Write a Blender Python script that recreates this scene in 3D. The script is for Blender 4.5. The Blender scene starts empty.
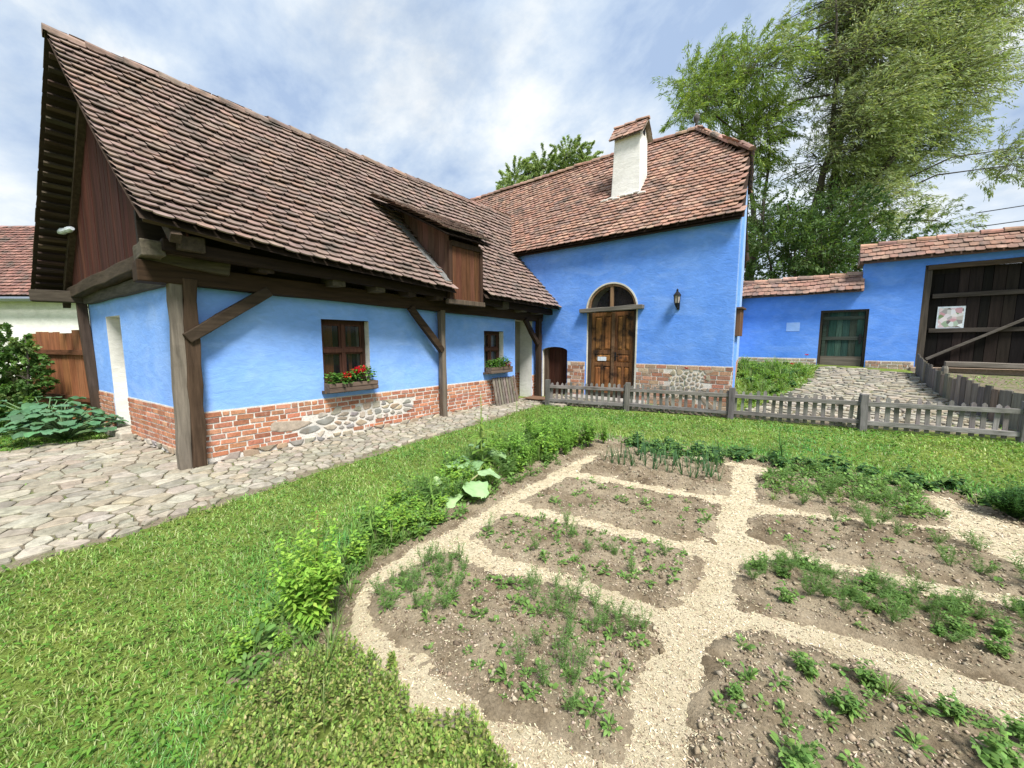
import bpy, math, random
import numpy as np
from mathutils import Vector, Matrix

random.seed(7)
rng = np.random.default_rng(11)
scene = bpy.context.scene
COL = scene.collection
R = math.radians
pi = math.pi

# ------------------------------------------------------------------ helpers
def hash2(ix, iy, seed):
    h = (ix.astype(np.int64) * 374761393 + iy.astype(np.int64) * 668265263 + seed * 982451653) & 0x7fffffff
    h = ((h ^ (h >> 13)) * 1274126177) & 0x7fffffff
    h = h ^ (h >> 16)
    return (h & 0xffff) / 65535.0

def vnoise(x, y, seed=0):
    ix = np.floor(x); iy = np.floor(y)
    fx = x - ix; fy = y - iy
    fx = fx * fx * (3 - 2 * fx); fy = fy * fy * (3 - 2 * fy)
    a = hash2(ix, iy, seed); b = hash2(ix + 1, iy, seed)
    c = hash2(ix, iy + 1, seed); d = hash2(ix + 1, iy + 1, seed)
    return (a * (1 - fx) + b * fx) * (1 - fy) + (c * (1 - fx) + d * fx) * fy

def fbm(x, y, seed=0, octv=4):
    s = 0; a = .5
    for k in range(octv):
        s = s + a * vnoise(x * 2 ** k, y * 2 ** k, seed + k * 17); a *= .5
    return s

def ground(x, y):
    """height of the terrain: nearly flat garden, then a rise behind the picket fence"""
    x = np.asarray(x, float); y = np.asarray(y, float)
    z = .012 * np.maximum(0, np.minimum(y, 16) - 1.3)
    d = np.maximum(0, np.minimum(y, 15.5) - (7.67 + (x + 5.0) * .223) - .1)
    w = np.clip((x + 6.2) / 1.5, 0, 1); w = w * w * (3 - 2 * w)
    w = np.where(y > 11, np.maximum(w, np.clip((y - 11) / 3, 0, 1)), w)
    return z + .125 * np.minimum(d, 7.4) * w

def gz(x, y):
    return float(ground(x, y))

def inside(poly, x, y):
    r = np.zeros(x.shape, bool); n = len(poly)
    for i in range(n):
        x0, y0 = poly[i]; x1, y1 = poly[(i + 1) % n]
        if y0 == y1: continue
        c = ((y0 > y) != (y1 > y)) & (x < (x1 - x0) * (y - y0) / (y1 - y0) + x0)
        r ^= c
    return r

def sdist(poly, x, y):
    d = np.full(x.shape, 1e9); n = len(poly)
    for i in range(n):
        x0, y0 = poly[i]; x1, y1 = poly[(i + 1) % n]
        ex, ey = x1 - x0, y1 - y0
        t = np.clip(((x - x0) * ex + (y - y0) * ey) / (ex * ex + ey * ey + 1e-12), 0, 1)
        d = np.minimum(d, np.hypot(x - x0 - t * ex, y - y0 - t * ey))
    return np.where(inside(poly, x, y), d, -d)

def link_mesh(name, V, F, C, mat, parent=None, smooth=False, mats=None):
    """V (n,3), F list of lists or (m,k) array, C (n,3) colours"""
    me = bpy.data.meshes.new(name)
    V = np.asarray(V, np.float32)
    if isinstance(F, np.ndarray):
        m, k = F.shape
        me.vertices.add(len(V)); me.vertices.foreach_set('co', V.ravel())
        me.loops.add(m * k); me.loops.foreach_set('vertex_index', F.astype(np.int32).ravel())
        me.polygons.add(m); me.polygons.foreach_set('loop_start', np.arange(0, m * k, k, dtype=np.int32))
        me.update(calc_edges=True)
    else:
        me.from_pydata([tuple(v) for v in V], [], F)
        me.update()
    if C is not None:
        at = me.color_attributes.new('col', 'FLOAT_COLOR', 'POINT')
        C4 = np.ones((len(V), 4), np.float32); C4[:, :3] = C
        at.data.foreach_set('color', C4.ravel())
    if smooth:
        me.polygons.foreach_set('use_smooth', np.ones(len(me.polygons), bool))
    if mat: me.materials.append(mat)
    o = bpy.data.objects.new(name, me)
    COL.objects.link(o)
    if parent:
        o.parent = parent
        o.matrix_parent_inverse = Matrix.Translation(-Vector(wloc(parent)))
    return o

def wloc(o):
    return tuple(o['_loc']) if '_loc' in o else (0, 0, 0)

class MB:
    def __init__(self): self.v = []; self.f = []; self.c = []
    def add(self, vs, fs, col=(.5, .5, .5)):
        b = len(self.v)
        self.v += [tuple(p) for p in vs]; self.c += [tuple(col)] * len(vs)
        self.f += [[b + i for i in f] for f in fs]
    def quad(self, a, b, c, d, col=(.5, .5, .5)): self.add([a, b, c, d], [[0, 1, 2, 3]], col)
    def hexa(self, p, col=(.5, .5, .5)):
        self.add(p, [[3, 2, 1, 0], [4, 5, 6, 7], [0, 1, 5, 4], [1, 2, 6, 5], [2, 3, 7, 6], [3, 0, 4, 7]], col)
    def box(self, x0, x1, y0, y1, z0, z1, col=(.5, .5, .5)):
        self.hexa([(x0, y0, z0), (x1, y0, z0), (x1, y1, z0), (x0, y1, z0), (x0, y0, z1), (x1, y0, z1), (x1, y1, z1), (x0, y1, z1)], col)
    def bar(self, p0, p1, w, h, up=(0, 0, 1), col=(.5, .5, .5), n=1, jit=0.0):
        """squared timber from p0 to p1, w across, h along up; n segments with hewn irregularity"""
        p0 = Vector(p0); p1 = Vector(p1); d = (p1 - p0).normalized(); u = Vector(up)
        s = d.cross(u).normalized(); u = s.cross(d).normalized()
        vs = []; fs = []
        for i in range(n + 1):
            q = p0.lerp(p1, i / n)
            for a, b in ((-1, -1), (1, -1), (1, 1), (-1, 1)):
                vs.append(q + s * (a * w / 2 + random.uniform(-jit, jit)) + u * (b * h / 2 + random.uniform(-jit, jit)))
        for i in range(n):
            for k in range(4):
                a = i * 4 + k; b = i * 4 + (k + 1) % 4
                fs.append([a, b, b + 4, a + 4])
        fs.append([3, 2, 1, 0]); e = n * 4; fs.append([e, e + 1, e + 2, e + 3])
        self.add(vs, fs, col)
    def tube(self, pts, rad, n=6, col=(.5, .5, .5), cap=True):
        pts = [Vector(p) for p in pts]; vs = []; fs = []
        ref = Vector((.13, .31, .95))
        for i, p in enumerate(pts):
            d = (pts[min(i + 1, len(pts) - 1)] - pts[max(i - 1, 0)]).normalized()
            s = d.cross(ref)
            if s.length < .1: s = d.cross(Vector((1, 0, 0)))
            s.normalize(); u = s.cross(d)
            r = rad[i] if isinstance(rad, (list, tuple)) else rad
            for k in range(n):
                a = 2 * pi * k / n
                vs.append(p + (s * math.cos(a) + u * math.sin(a)) * r)
        for i in range(len(pts) - 1):
            for k in range(n):
                a = i * n + k; b = i * n + (k + 1) % n
                fs.append([a, b, b + n, a + n])
        if cap:
            fs.append(list(range(n))[::-1]); e = (len(pts) - 1) * n; fs.append(list(range(e, e + n)))
        self.add(vs, fs, col)
    def prism(self, poly, ext, col=(.5, .5, .5)):
        poly = [Vector(p) for p in poly]; n = len(poly); e = Vector(ext)
        self.add(poly + [p + e for p in poly], [list(range(n))[::-1], list(range(n, 2 * n))] + [[i, (i + 1) % n, n + (i + 1) % n, n + i] for i in range(n)], col)
    def lathe(self, c, prof, n=12, col=(.5, .5, .5)):
        c = Vector(c); vs = []; fs = []
        for r, z in prof:
            for k in range(n):
                a = 2 * pi * k / n; vs.append(c + Vector((r * math.cos(a), r * math.sin(a), z)))
        for i in range(len(prof) - 1):
            for k in range(n):
                a = i * n + k; b = i * n + (k + 1) % n
                fs.append([a, b, b + n, a + n])
        fs.append(list(range(n))[::-1]); e = (len(prof) - 1) * n; fs.append(list(range(e, e + n)))
        self.add(vs, fs, col)
    def build(self, name, mat, parent=None, smooth=False, bevel=0, label=None):
        o = link_mesh(name, self.v, self.f, self.c, mat, parent, smooth)
        if bevel:
            m = o.modifiers.new('bevel', 'BEVEL'); m.width = bevel; m.segments = 2; m.limit_method = 'ANGLE'
        if label: o['label'] = label
        return o

def tag(o, label=None, cat=None, group=None, kind=None):
    if label: o['label'] = label
    if cat: o['category'] = cat
    if group: o['group'] = group
    if kind: o['kind'] = kind
    return o

def thing(name, label, cat, loc=(0, 0, 0), group=None):
    o = bpy.data.objects.new(name, None); COL.objects.link(o)
    o.location = loc; o['_loc'] = loc; o.empty_display_size = .2
    return tag(o, label, cat, group)

def jitc(c, a=.15):
    k = 1 + random.uniform(-a, a); return tuple(max(0, x * k * (1 + random.uniform(-a * .3, a * .3))) for x in c)

# ------------------------------------------------------------------ materials
def new_mat(name):
    m = bpy.data.materials.new(name); m.use_nodes = True
    nt = m.node_tree; b = nt.nodes['Principled BSDF']
    return m, nt, b

def N(nt, t, **kw):
    n = nt.nodes.new(t)
    for k, v in kw.items():
        if k in n.inputs: n.inputs[k].default_value = v
        else: setattr(n, k, v)
    return n

def coords(nt, scale):
    tc = N(nt, 'ShaderNodeTexCoord'); mp = N(nt, 'ShaderNodeMapping')
    mp.inputs['Scale'].default_value = scale
    nt.links.new(tc.outputs['Object'], mp.inputs['Vector'])
    return mp.outputs['Vector']

def ramp(nt, src, stops):
    r = N(nt, 'ShaderNodeValToRGB'); e = r.color_ramp.elements
    while len(e) < len(stops): e.new(.5)
    for k, (p, c) in enumerate(stops):
        e[k].position = p; e[k].color = (c[0], c[1], c[2], 1) if hasattr(c, '__len__') else (c, c, c, 1)
    nt.links.new(src, r.inputs['Fac']); return r.outputs['Color']

def mix(nt, a, b, fac, mode='MIX'):
    m = N(nt, 'ShaderNodeMix', data_type='RGBA', blend_type=mode)
    for sock, v in ((m.inputs['Factor'], fac), (m.inputs['A'], a), (m.inputs['B'], b)):
        if hasattr(v, 'links'): nt.links.new(v, sock)
        elif isinstance(v, (int, float)): sock.default_value = v
        else: sock.default_value = (v[0], v[1], v[2], 1)
    for s in m.inputs:
        pass
    # colour sockets of the Mix node are the third A/B pair
    A = [s for s in m.inputs if s.name == 'A' and s.type == 'RGBA'][0]
    B = [s for s in m.inputs if s.name == 'B' and s.type == 'RGBA'][0]
    Fc = [s for s in m.inputs if s.name == 'Factor' and s.type == 'VALUE'][0]
    for l in list(nt.links):
        if l.to_node == m: nt.links.remove(l)
    for sock, v in ((Fc, fac), (A, a), (B, b)):
        if hasattr(v, 'links'): nt.links.new(v, sock)
        elif isinstance(v, (int, float)): sock.default_value = v if sock is Fc else (v, v, v, 1)
        else: sock.default_value = (v[0], v[1], v[2], 1)
    return [s for s in m.outputs if s.type == 'RGBA'][0]

def bump(nt, b, height, strength, dist):
    n = N(nt, 'ShaderNodeBump', Strength=strength, Distance=dist)
    nt.links.new(height, n.inputs['Height']); nt.links.new(n.outputs['Normal'], b.inputs['Normal'])

def attr(nt):
    a = N(nt, 'ShaderNodeAttribute', attribute_name='col'); return a.outputs['Color']

def mat_attr(name, rough=.8, scale=(6, 6, 6), amt=(.55, 1.3), bstr=.4, bdist=.01, det=6, stain=None, spec=.3):
    """colour attribute x stretched noise (wood grain, stone, tile weathering); stain = (colour, scale, lo, hi)"""
    m, nt, b = new_mat(name)
    v = coords(nt, scale)
    n = N(nt, 'ShaderNodeTexNoise', Scale=1.0, Detail=det, Roughness=.65); nt.links.new(v, n.inputs['Vector'])
    k = ramp(nt, n.outputs['Fac'], [(.25, amt[0]), (.75, amt[1])])
    c = mix(nt, attr(nt), k, 1.0, 'MULTIPLY')
    if stain:
        n2 = N(nt, 'ShaderNodeTexNoise', Scale=stain[1], Detail=5.0, Roughness=.6)
        nt.links.new(coords(nt, (1, 1, 1)), n2.inputs['Vector'])
        f = ramp(nt, n2.outputs['Fac'], [(stain[2], 0), (stain[3], 1)])
        c = mix(nt, c, stain[0], f)
    nt.links.new(c, b.inputs['Base Color'])
    b.inputs['Roughness'].default_value = rough
    b.inputs['Specular IOR Level'].default_value = spec
    bump(nt, b, n.outputs['Fac'], bstr, bdist)
    return m

def mat_plaster(name, c0, c1, c2, pale):
    m, nt, b = new_mat(name)
    v = coords(nt, (1, 1, 1))
    n1 = N(nt, 'ShaderNodeTexNoise', Scale=1.6, Detail=6.0, Roughness=.62); nt.links.new(v, n1.inputs['Vector'])
    c = ramp(nt, n1.outputs['Fac'], [(.3, c0), (.5, c1), (.7, c2)])
    # broad trowel / lime-wash patches
    n2 = N(nt, 'ShaderNodeTexNoise', Scale=.9, Detail=4.0, Roughness=.5, Distortion=1.2)
    nt.links.new(coords(nt, (1.3, 1.3, 2.6)), n2.inputs['Vector'])
    f = ramp(nt, n2.outputs['Fac'], [(.50, 0), (.70, .36)])
    c = mix(nt, c, pale, f)
    # brush streaks
    n3 = N(nt, 'ShaderNodeTexNoise', Scale=5.0, Detail=5.0, Roughness=.7, Distortion=.8)
    nt.links.new(coords(nt, (1, 1, 2.2)), n3.inputs['Vector'])
    k = ramp(nt, n3.outputs['Fac'], [(.28, .88), (.72, 1.08)])
    c = mix(nt, c, k, 1.0, 'MULTIPLY')
    # damp, flaked band low on the wall and small chips
    n4 = N(nt, 'ShaderNodeTexNoise', Scale=9.0, Detail=6.0, Roughness=.75); nt.links.new(v, n4.inputs['Vector'])
    f4 = ramp(nt, n4.outputs['Fac'], [(.68, 0), (.73, .6)])
    c = mix(nt, c, pale, f4)
    nt.links.new(c, b.inputs['Base Color']); b.inputs['Roughness'].default_value = .92
    b.inputs['Specular IOR Level'].default_value = .15
    h = mix(nt, n3.outputs['Fac'], n1.outputs['Fac'], .6)
    bump(nt, b, h, .55, .035)
    return m

def mat_leaf(name, trans=.35, rough=.55):
    m, nt, b = new_mat(name)
    a = attr(nt)
    n = N(nt, 'ShaderNodeTexNoise', Scale=14.0, Detail=2.0); nt.links.new(coords(nt, (1, 1, 1)), n.inputs['Vector'])
    k = ramp(nt, n.outputs['Fac'], [(.3, .85), (.7, 1.15)])
    a = mix(nt, a, k, 1.0, 'MULTIPLY')
    nt.links.new(a, b.inputs['Base Color']); b.inputs['Roughness'].default_value = rough
    b.inputs['Specular IOR Level'].default_value = .25
    t = N(nt, 'ShaderNodeBsdfTranslucent')
    nt.links.new(mix(nt, a, (1.25, 1.2, .55), 1.0, 'MULTIPLY'), t.inputs['Color'])
    ms = N(nt, 'ShaderNodeMixShader', Fac=trans)
    out = nt.nodes['Material Output']
    nt.links.new(b.outputs[0], ms.inputs[1]); nt.links.new(t.outputs[0], ms.inputs[2]); nt.links.new(ms.outputs[0], out.inputs[0])
    return m

def mat_ground(name, stops, scale, bscale, bstr, bdist, rough=.95, fine=None):
    m, nt, b = new_mat(name)
    v = coords(nt, (1, 1, 1))
    n = N(nt, 'ShaderNodeTexNoise', Scale=scale, Detail=8.0, Roughness=.7); nt.links.new(v, n.inputs['Vector'])
    c = ramp(nt, n.outputs['Fac'], stops)
    n2 = N(nt, 'ShaderNodeTexNoise', Scale=bscale, Detail=6.0, Roughness=.75); nt.links.new(v, n2.inputs['Vector'])
    k = ramp(nt, n2.outputs['Fac'], [(.3, .6), (.7, 1.35)])
    c = mix(nt, c, k, 1.0, 'MULTIPLY')
    nt.links.new(c, b.inputs['Base Color']); b.inputs['Roughness'].default_value = rough
    b.inputs['Specular IOR Level'].default_value = .1
    bump(nt, b, n2.outputs['Fac'], bstr, bdist)
    return m

def mat_flat(name, c, rough=.6, metal=0):
    m, nt, b = new_mat(name)
    b.inputs['Base Color'].default_value = (*c, 1); b.inputs['Roughness'].default_value = rough; b.inputs['Metallic'].default_value = metal
    n = N(nt, 'ShaderNodeTexNoise', Scale=25.0, Detail=4.0); nt.links.new(coords(nt, (1, 1, 1)), n.inputs['Vector'])
    k = ramp(nt, n.outputs['Fac'], [(.3, .8), (.7, 1.15)])
    nt.links.new(mix(nt, c, k, 1.0, 'MULTIPLY'), b.inputs['Base Color'])
    return m

def mat_glass(name):
    m, nt, b = new_mat(name)
    b.inputs['Base Color'].default_value = (.02, .022, .025, 1); b.inputs['Roughness'].default_value = .06
    t = N(nt, 'ShaderNodeBsdfTransparent'); ms = N(nt, 'ShaderNodeMixShader', Fac=.55)
    nt.links.new(b.outputs[0], ms.inputs[1]); nt.links.new(t.outputs[0], ms.inputs[2])
    nt.links.new(ms.outputs[0], nt.nodes['Material Output'].inputs[0])
    return m

M = {}
M['blue_low'] = mat_plaster('blue_limewash_cottage', (.19, .375, .83), (.225, .415, .86), (.255, .445, .88), (.37, .545, .90))
M['blue_tall'] = mat_plaster('blue_limewash_house', (.106, .27, .77), (.135, .312, .82), (.165, .35, .85), (.28, .46, .88))
M['blue_wall'] = mat_plaster('blue_limewash_yard_wall', (.094, .25, .72), (.115, .285, .77), (.14, .32, .81), (.24, .42, .85))
M['blue_pale'] = mat_plaster('pale_blue_limewash', (.26, .42, .78), (.31, .48, .82), (.36, .52, .84), (.5, .62, .86))
M['white'] = mat_plaster('white_limewash', (.62, .61, .57), (.72, .71, .67), (.78, .77, .74), (.82, .81, .8))
M['cream'] = mat_plaster('cream_limewash', (.50, .47, .40), (.58, .55, .47), (.64, .61, .53), (.7, .68, .62))
M['tile'] = mat_attr('clay_tile', .85, (9, 9, 9), (.6, 1.3), .5, .006, stain=((.10, .085, .072), 2.6, .50, .72))
M['brick'] = mat_attr('old_brick', .9, (30, 30, 30), (.6, 1.3), .6, .008, stain=((.42, .36, .31), 6.0, .62, .74))
M['mortar'] = mat_ground('lime_mortar', [(.3, (.55, .51, .46)), (.7, (.74, .70, .64))], 6, 60, .6, .01)
M['stone'] = mat_attr('field_stone', .88, (11, 11, 11), (.6, 1.25), .5, .012, stain=((.20, .17, .13), 3.5, .58, .72))
M['cobble'] = mat_attr('paving_stone', .85, (11, 11, 11), (.55, 1.3), .7, .014, stain=((.20, .185, .13), 5.0, .54, .72))
M['wood_z'] = mat_attr('weathered_wood_upright', .8, (22, 22, 1.6), (.45, 1.45), .6, .008, spec=.12)
M['wood_x'] = mat_attr('weathered_wood_crosswise', .8, (1.6, 22, 22), (.45, 1.45), .6, .008, spec=.12)
M['wood_y'] = mat_attr('weathered_wood_lengthwise', .8, (22, 1.6, 22), (.45, 1.45), .6, .008, spec=.12)
M['door_wood'] = mat_attr('sun_bleached_door_wood', .7, (26, 26, 2.2), (.3, 1.5), .5, .006, stain=((.03, .018, .012), 3.5, .48, .66), spec=.2)
M['leaf'] = mat_leaf('leaf')
M['leaf_thick'] = mat_leaf('thick_leaf', .18, .45)
M['petal'] = mat_leaf('petal', .2, .5)
M['bark'] = mat_attr('bark', .95, (9, 9, 2), (.5, 1.3), .8, .03)
M['glass'] = mat_glass('window_glass')
M['iron'] = mat_flat('dark_iron', (.02, .02, .022), .5, .6)
M['zinc'] = mat_flat('zinc', (.25, .28, .32), .4, .7)
M['plate'] = mat_flat('white_enamel', (.68, .74, .8), .4)
M['cloth'] = mat_flat('curtain_cloth', (.7, .68, .66), .9)
M['ochre_cloth'] = mat_flat('ochre_curtain', (.40, .16, .05), .9)
M['lamp_glass'] = mat_flat('lamp_glass', (.35, .30, .26), .15)
M['mat'] = mat_flat('coir', (.16, .09, .05), 1)
M['cable'] = mat_flat('cable', (.03, .03, .035), .6)
M['turf'] = mat_ground('turf_soil', [(.3, (.09, .12, .03)), (.5, (.14, .19, .04)), (.7, (.20, .25, .06))], 1.2, 45, .7, .03)
M['soil'] = mat_ground('garden_soil', [(.30, (.098, .072, .045)), (.41, (.19, .148, .097)), (.54, (.295, .24, .166)), (.72, (.385, .325, .235))], 2.3, 70, .9, .02)
M['soil_attr'] = mat_attr('soil_clod', 1, (40, 40, 40), (.6, 1.35), .7, .006)
M['chips'] = mat_ground('wood_chip_bed', [(.25, (.41, .335, .215)), (.45, (.575, .49, .335)), (.75, (.655, .58, .42))], 5, 130, 1, .015)
M['flake'] = mat_attr('wood_chip', .9, (30, 30, 30), (.75, 1.2), .2, .003)
M['gap'] = mat_ground('paving_joint_soil', [(.3, (.13, .105, .075)), (.5, (.19, .16, .115)), (.62, (.12, .15, .05))], 3, 50, .7, .015)

def make_poster_mat():
    m, nt, b = new_mat('printed_poster')
    v = coords(nt, (1, 1, 1))
    vo = N(nt, 'ShaderNodeTexVoronoi', Scale=11.0); nt.links.new(v, vo.inputs['Vector'])
    sep = N(nt, 'ShaderNodeSeparateColor'); nt.links.new(vo.outputs['Color'], sep.inputs[0])
    c = ramp(nt, sep.outputs[0], [(0, (.75, .75, .78)), (.25, (.55, .28, .32)), (.45, (.8, .78, .76)), (.6, (.12, .10, .10)), (.7, (.6, .5, .5)), (.85, (.10, .22, .05)), (1, (.8, .82, .85))])
    nt.links.new(c, b.inputs['Base Color']); b.inputs['Roughness'].default_value = .4
    return m
M['poster'] = make_poster_mat()

# ------------------------------------------------------------------ camera, light, sky
H = 1.6
cam = bpy.data.cameras.new('camera'); co = bpy.data.objects.new('camera', cam); COL.objects.link(co)
cam.sensor_width = 36; cam.lens = 385 / 1024 * 36; cam.clip_start = .05; cam.clip_end = 3000
co.location = (0, 0, H)
co.rotation_euler = (pi / 2 - math.atan(42 / 385), 0, R(38.5))
scene.camera = co

SUN_EL, SUN_AZ = 56, 118      # azimuth measured clockwise from +Y (north)
sd = bpy.data.lights.new('sun', 'SUN'); so = bpy.data.objects.new('sun', sd); COL.objects.link(so)
sd.energy = 3.9; sd.angle = R(15); sd.color = (1, .965, .91)
sv = Vector((math.sin(R(SUN_AZ)) * math.cos(R(SUN_EL)), math.cos(R(SUN_AZ)) * math.cos(R(SUN_EL)), math.sin(R(SUN_EL))))
so.rotation_euler = sv.to_track_quat('Z', 'Y').to_euler(); so.location = (0, 0, 30)

w = bpy.data.worlds.new('World'); scene.world = w; w.use_nodes = True
nt = w.node_tree; bg = nt.nodes['Background']
sky = N(nt, 'ShaderNodeTexSky', sky_type='NISHITA', sun_disc=False, sun_elevation=R(SUN_EL), sun_rotation=R(SUN_AZ), dust_density=1.5)
tc = N(nt, 'ShaderNodeTexCoord')
sx = N(nt, 'ShaderNodeSeparateXYZ'); nt.links.new(tc.outputs['Generated'], sx.inputs[0])
def math_(op, a, b):
    n = N(nt, 'ShaderNodeMath', operation=op)
    for i, v in enumerate((a, b)):
        if hasattr(v, 'links'): nt.links.new(v, n.inputs[i])
        else: n.inputs[i].default_value = v
    return n.outputs[0]
zz = math_('ADD', math_('MAXIMUM', sx.outputs['Z'], 0.0), .38)
cx = N(nt, 'ShaderNodeCombineXYZ')
nt.links.new(math_('DIVIDE', sx.outputs['X'], zz), cx.inputs[0]); nt.links.new(math_('DIVIDE', sx.outputs['Y'], zz), cx.inputs[1])
mp = N(nt, 'ShaderNodeMapping'); mp.inputs['Rotation'].default_value = (0, 0, R(20)); mp.inputs['Scale'].default_value = (1.5, 1.9, 1); mp.inputs['Location'].default_value = (2.3, .7, 0)
nt.links.new(cx.outputs[0], mp.inputs['Vector'])
c1 = N(nt, 'ShaderNodeTexNoise', Scale=1.15, Detail=8.0, Roughness=.58, Distortion=.15); nt.links.new(mp.outputs[0], c1.inputs['Vector'])
c2 = N(nt, 'ShaderNodeTexNoise', Scale=1.7, Detail=10.0, Roughness=.60, Distortion=.15); nt.links.new(mp.outputs[0], c2.inputs['Vector'])
cover = ramp(nt, c1.outputs['Fac'], [(.32, .8), (.5, .99)])
tone = ramp(nt, c2.outputs['Fac'], [(.34, (3.5, 4.6, 6.5)), (.43, (4.6, 5.65, 7.2)), (.505, (5.6, 6.5, 7.65)), (.57, (6.9, 7.5, 8.1)), (.64, (8.1, 8.4, 8.6))])
low = ramp(nt, sx.outputs['Z'], [(.03, .7), (.34, 0)])
tone = mix(nt, tone, (7.3, 7.8, 8.3), low)
nt.links.new(mix(nt, sky.outputs[0], tone, cover), bg.inputs['Color'])
bg.inputs['Strength'].default_value = .07
vs = scene.view_settings
vs.view_transform = 'Standard'; vs.look = 'None'; vs.gamma = 1; vs.exposure = 0.86; vs.use_curve_mapping = False
scene.cycles.max_bounces = 6; scene.cycles.diffuse_bounces = 3; scene.cycles.transparent_max_bounces = 8
scene.cycles.use_denoising = True
scene.cycles.caustics_reflective = False; scene.cycles.caustics_refractive = False

# ------------------------------------------------------------------ shared builders
def tile_slope(mb, pt, nrows, tw, pal, inside_fn=None, u0=0.0, u1=1.0, lift=.078, overlap=2.0, jit=.007):
    """beaver-tail tiles: pt(u,t) -> point, t from ridge (0) to eave (1)"""
    for r in range(nrows):
        ta = (r + 1) / nrows
        tb = max(ta - overlap / nrows, -.02)
        A = Vector(pt(u0, ta)); B = Vector(pt(u1, ta))
        n = max(1, round((B - A).length / tw))
        off = .5 if r % 2 else 0.0
        for k in range(-1 if off else 0, n):
            ua = u0 + (u1 - u0) * (k + off) / n; ub = u0 + (u1 - u0) * (k + 1 + off) / n
            ua = max(ua, u0); ub = min(ub, u1)
            if ub - ua < .2 * (u1 - u0) / n: continue
            um = (ua + ub) / 2
            if inside_fn and not inside_fn(um, ta, Vector(pt(um, ta))): continue
            lo = Vector(pt(um, ta)); hi = Vector(pt(um, tb))
            a = Vector(pt(ub, ta)) - Vector(pt(ua, ta)); hw = a.length / 2 * .975; a.normalize()
            d = (lo - hi); Ld = d.length; d.normalize()
            nn = a.cross(d)
            if nn.z < 0: nn = -nn
            nn.normalize()
            dd = random.uniform(-jit, jit) * 1.6; rot = random.uniform(-.025, .025)
            z0 = .004; z1 = lift + random.uniform(-.008, .012)
            c, s = math.cos(rot), math.sin(rot)
            def P(x, y, z):
                return lo + a * (x * c - y * s) + d * (x * s + y * c + dd) + nn * z
            arc = .28 * hw
            out = [(-hw, -Ld), (hw, -Ld), (hw, -arc), (hw * .72, -arc * .3), (0, 0), (-hw * .72, -arc * .3), (-hw, -arc)]
            zs = [z0, z0, z1, z1, z1, z1, z1]
            top = [P(x, y, z) for (x, y), z in zip(out, zs)]
            bot = [P(x, y, z - .016) for (x, y), z in zip(out, zs)]
            col = jitc(random.choice(pal), .10)
            mb.add(top + bot[2:], [[0, 1, 2, 3, 4, 5, 6], [2, 7, 8, 3], [3, 8, 9, 4], [4, 9, 10, 5], [5, 10, 11, 6]], col)

def ridge_row(mb, p0, p1, n, rad, pal, flat=.75):
    p0 = Vector(p0); p1 = Vector(p1); d = (p1 - p0).normalized()
    s = d.cross(Vector((0, 0, 1))).normalized(); u = s.cross(d)
    L = (p1 - p0).length / n
    for i in range(n):
        q = p0 + d * (L * i); e = q + d * (L * 1.12)
        vsx = []; K = 7
        jz = random.uniform(-.012, .012)
        for pnt, rr, dz in ((q, rad * 1.04, .022), (e, rad * .94, 0)):
            for k in range(K):
                a = pi * (k / (K - 1)) ; a = -.25 + (pi + .5) * k / (K - 1)
                vsx.append(pnt + s * (math.cos(a) * rr) + u * (math.sin(a) * rr * flat + dz + jz))
        fs = [[k, k + 1, K + k + 1, K + k] for k in range(K - 1)] + [list(range(K)), list(range(K, 2 * K))[::-1]]
        mb.add(vsx, fs, jitc(random.choice(pal), .2))

def wall_faces(mb, O, U, V, Nn, us, vs_, holes, depth, rev=None):
    """plaster wall with rectangular openings, thickness depth; reveals go to builder rev"""
    O = Vector(O); U = Vector(U).normalized(); V = Vector(V).normalized(); Nn = Vector(Nn).normalized()
    bu = sorted(set(list(us) + [h[0] for h in holes] + [h[1] for h in holes]))
    bv = sorted(set(list(vs_) + [h[2] for h in holes] + [h[3] for h in holes]))
    P = lambda u, v, d=0: O + U * u + V * v - Nn * d
    for i in range(len(bu) - 1):
        for j in range(len(bv) - 1):
            a, b, c, d = bu[i], bu[i + 1], bv[j], bv[j + 1]
            um, vm = (a + b) / 2, (c + d) / 2
            if any(h[0] < um < h[1] and h[2] < vm < h[3] for h in holes): continue
            mb.quad(P(a, c), P(b, c), P(b, d), P(a, d))
            mb.quad(P(a, c, depth), P(a, d, depth), P(b, d, depth), P(b, c, depth))
    for h in holes:
        m = rev or mb
        a, b, c, d = h[:4]
        for (q0, q1) in (((a, c), (b, c)), ((b, c), (b, d)), ((b, d), (a, d)), ((a, d), (a, c))):
            m.quad(P(*q0), P(*q1), P(*q1, depth), P(*q0, depth))
    a, b, c, d = bu[0], bu[-1], bv[0], bv[-1]
    for (q0, q1) in (((a, c), (b, c)), ((b, c), (b, d)), ((b, d), (a, d)), ((a, d), (a, c))):
        mb.quad(P(*q0), P(*q1), P(*q1, depth), P(*q0, depth))

def clip_cell(p, nb, box):
    poly = [(p[0] - box, p[1] - box), (p[0] + box, p[1] - box), (p[0] + box, p[1] + box), (p[0] - box, p[1] + box)]
    for q in nb:
        mx, my = (p[0] + q[0]) / 2, (p[1] + q[1]) / 2; dx, dy = q[0] - p[0], q[1] - p[1]
        out = []
        for i in range(len(poly)):
            a = poly[i]; b = poly[(i + 1) % len(poly)]
            sa = (a[0] - mx) * dx + (a[1] - my) * dy; sb = (b[0] - mx) * dx + (b[1] - my) * dy
            if sa <= 0: out.append(a)
            if (sa < 0) != (sb < 0) and sa != sb:
                t = sa / (sa - sb); out.append((a[0] + (b[0] - a[0]) * t, a[1] + (b[1] - a[1]) * t))
        poly = out
        if len(poly) < 3: return []
    return poly

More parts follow.
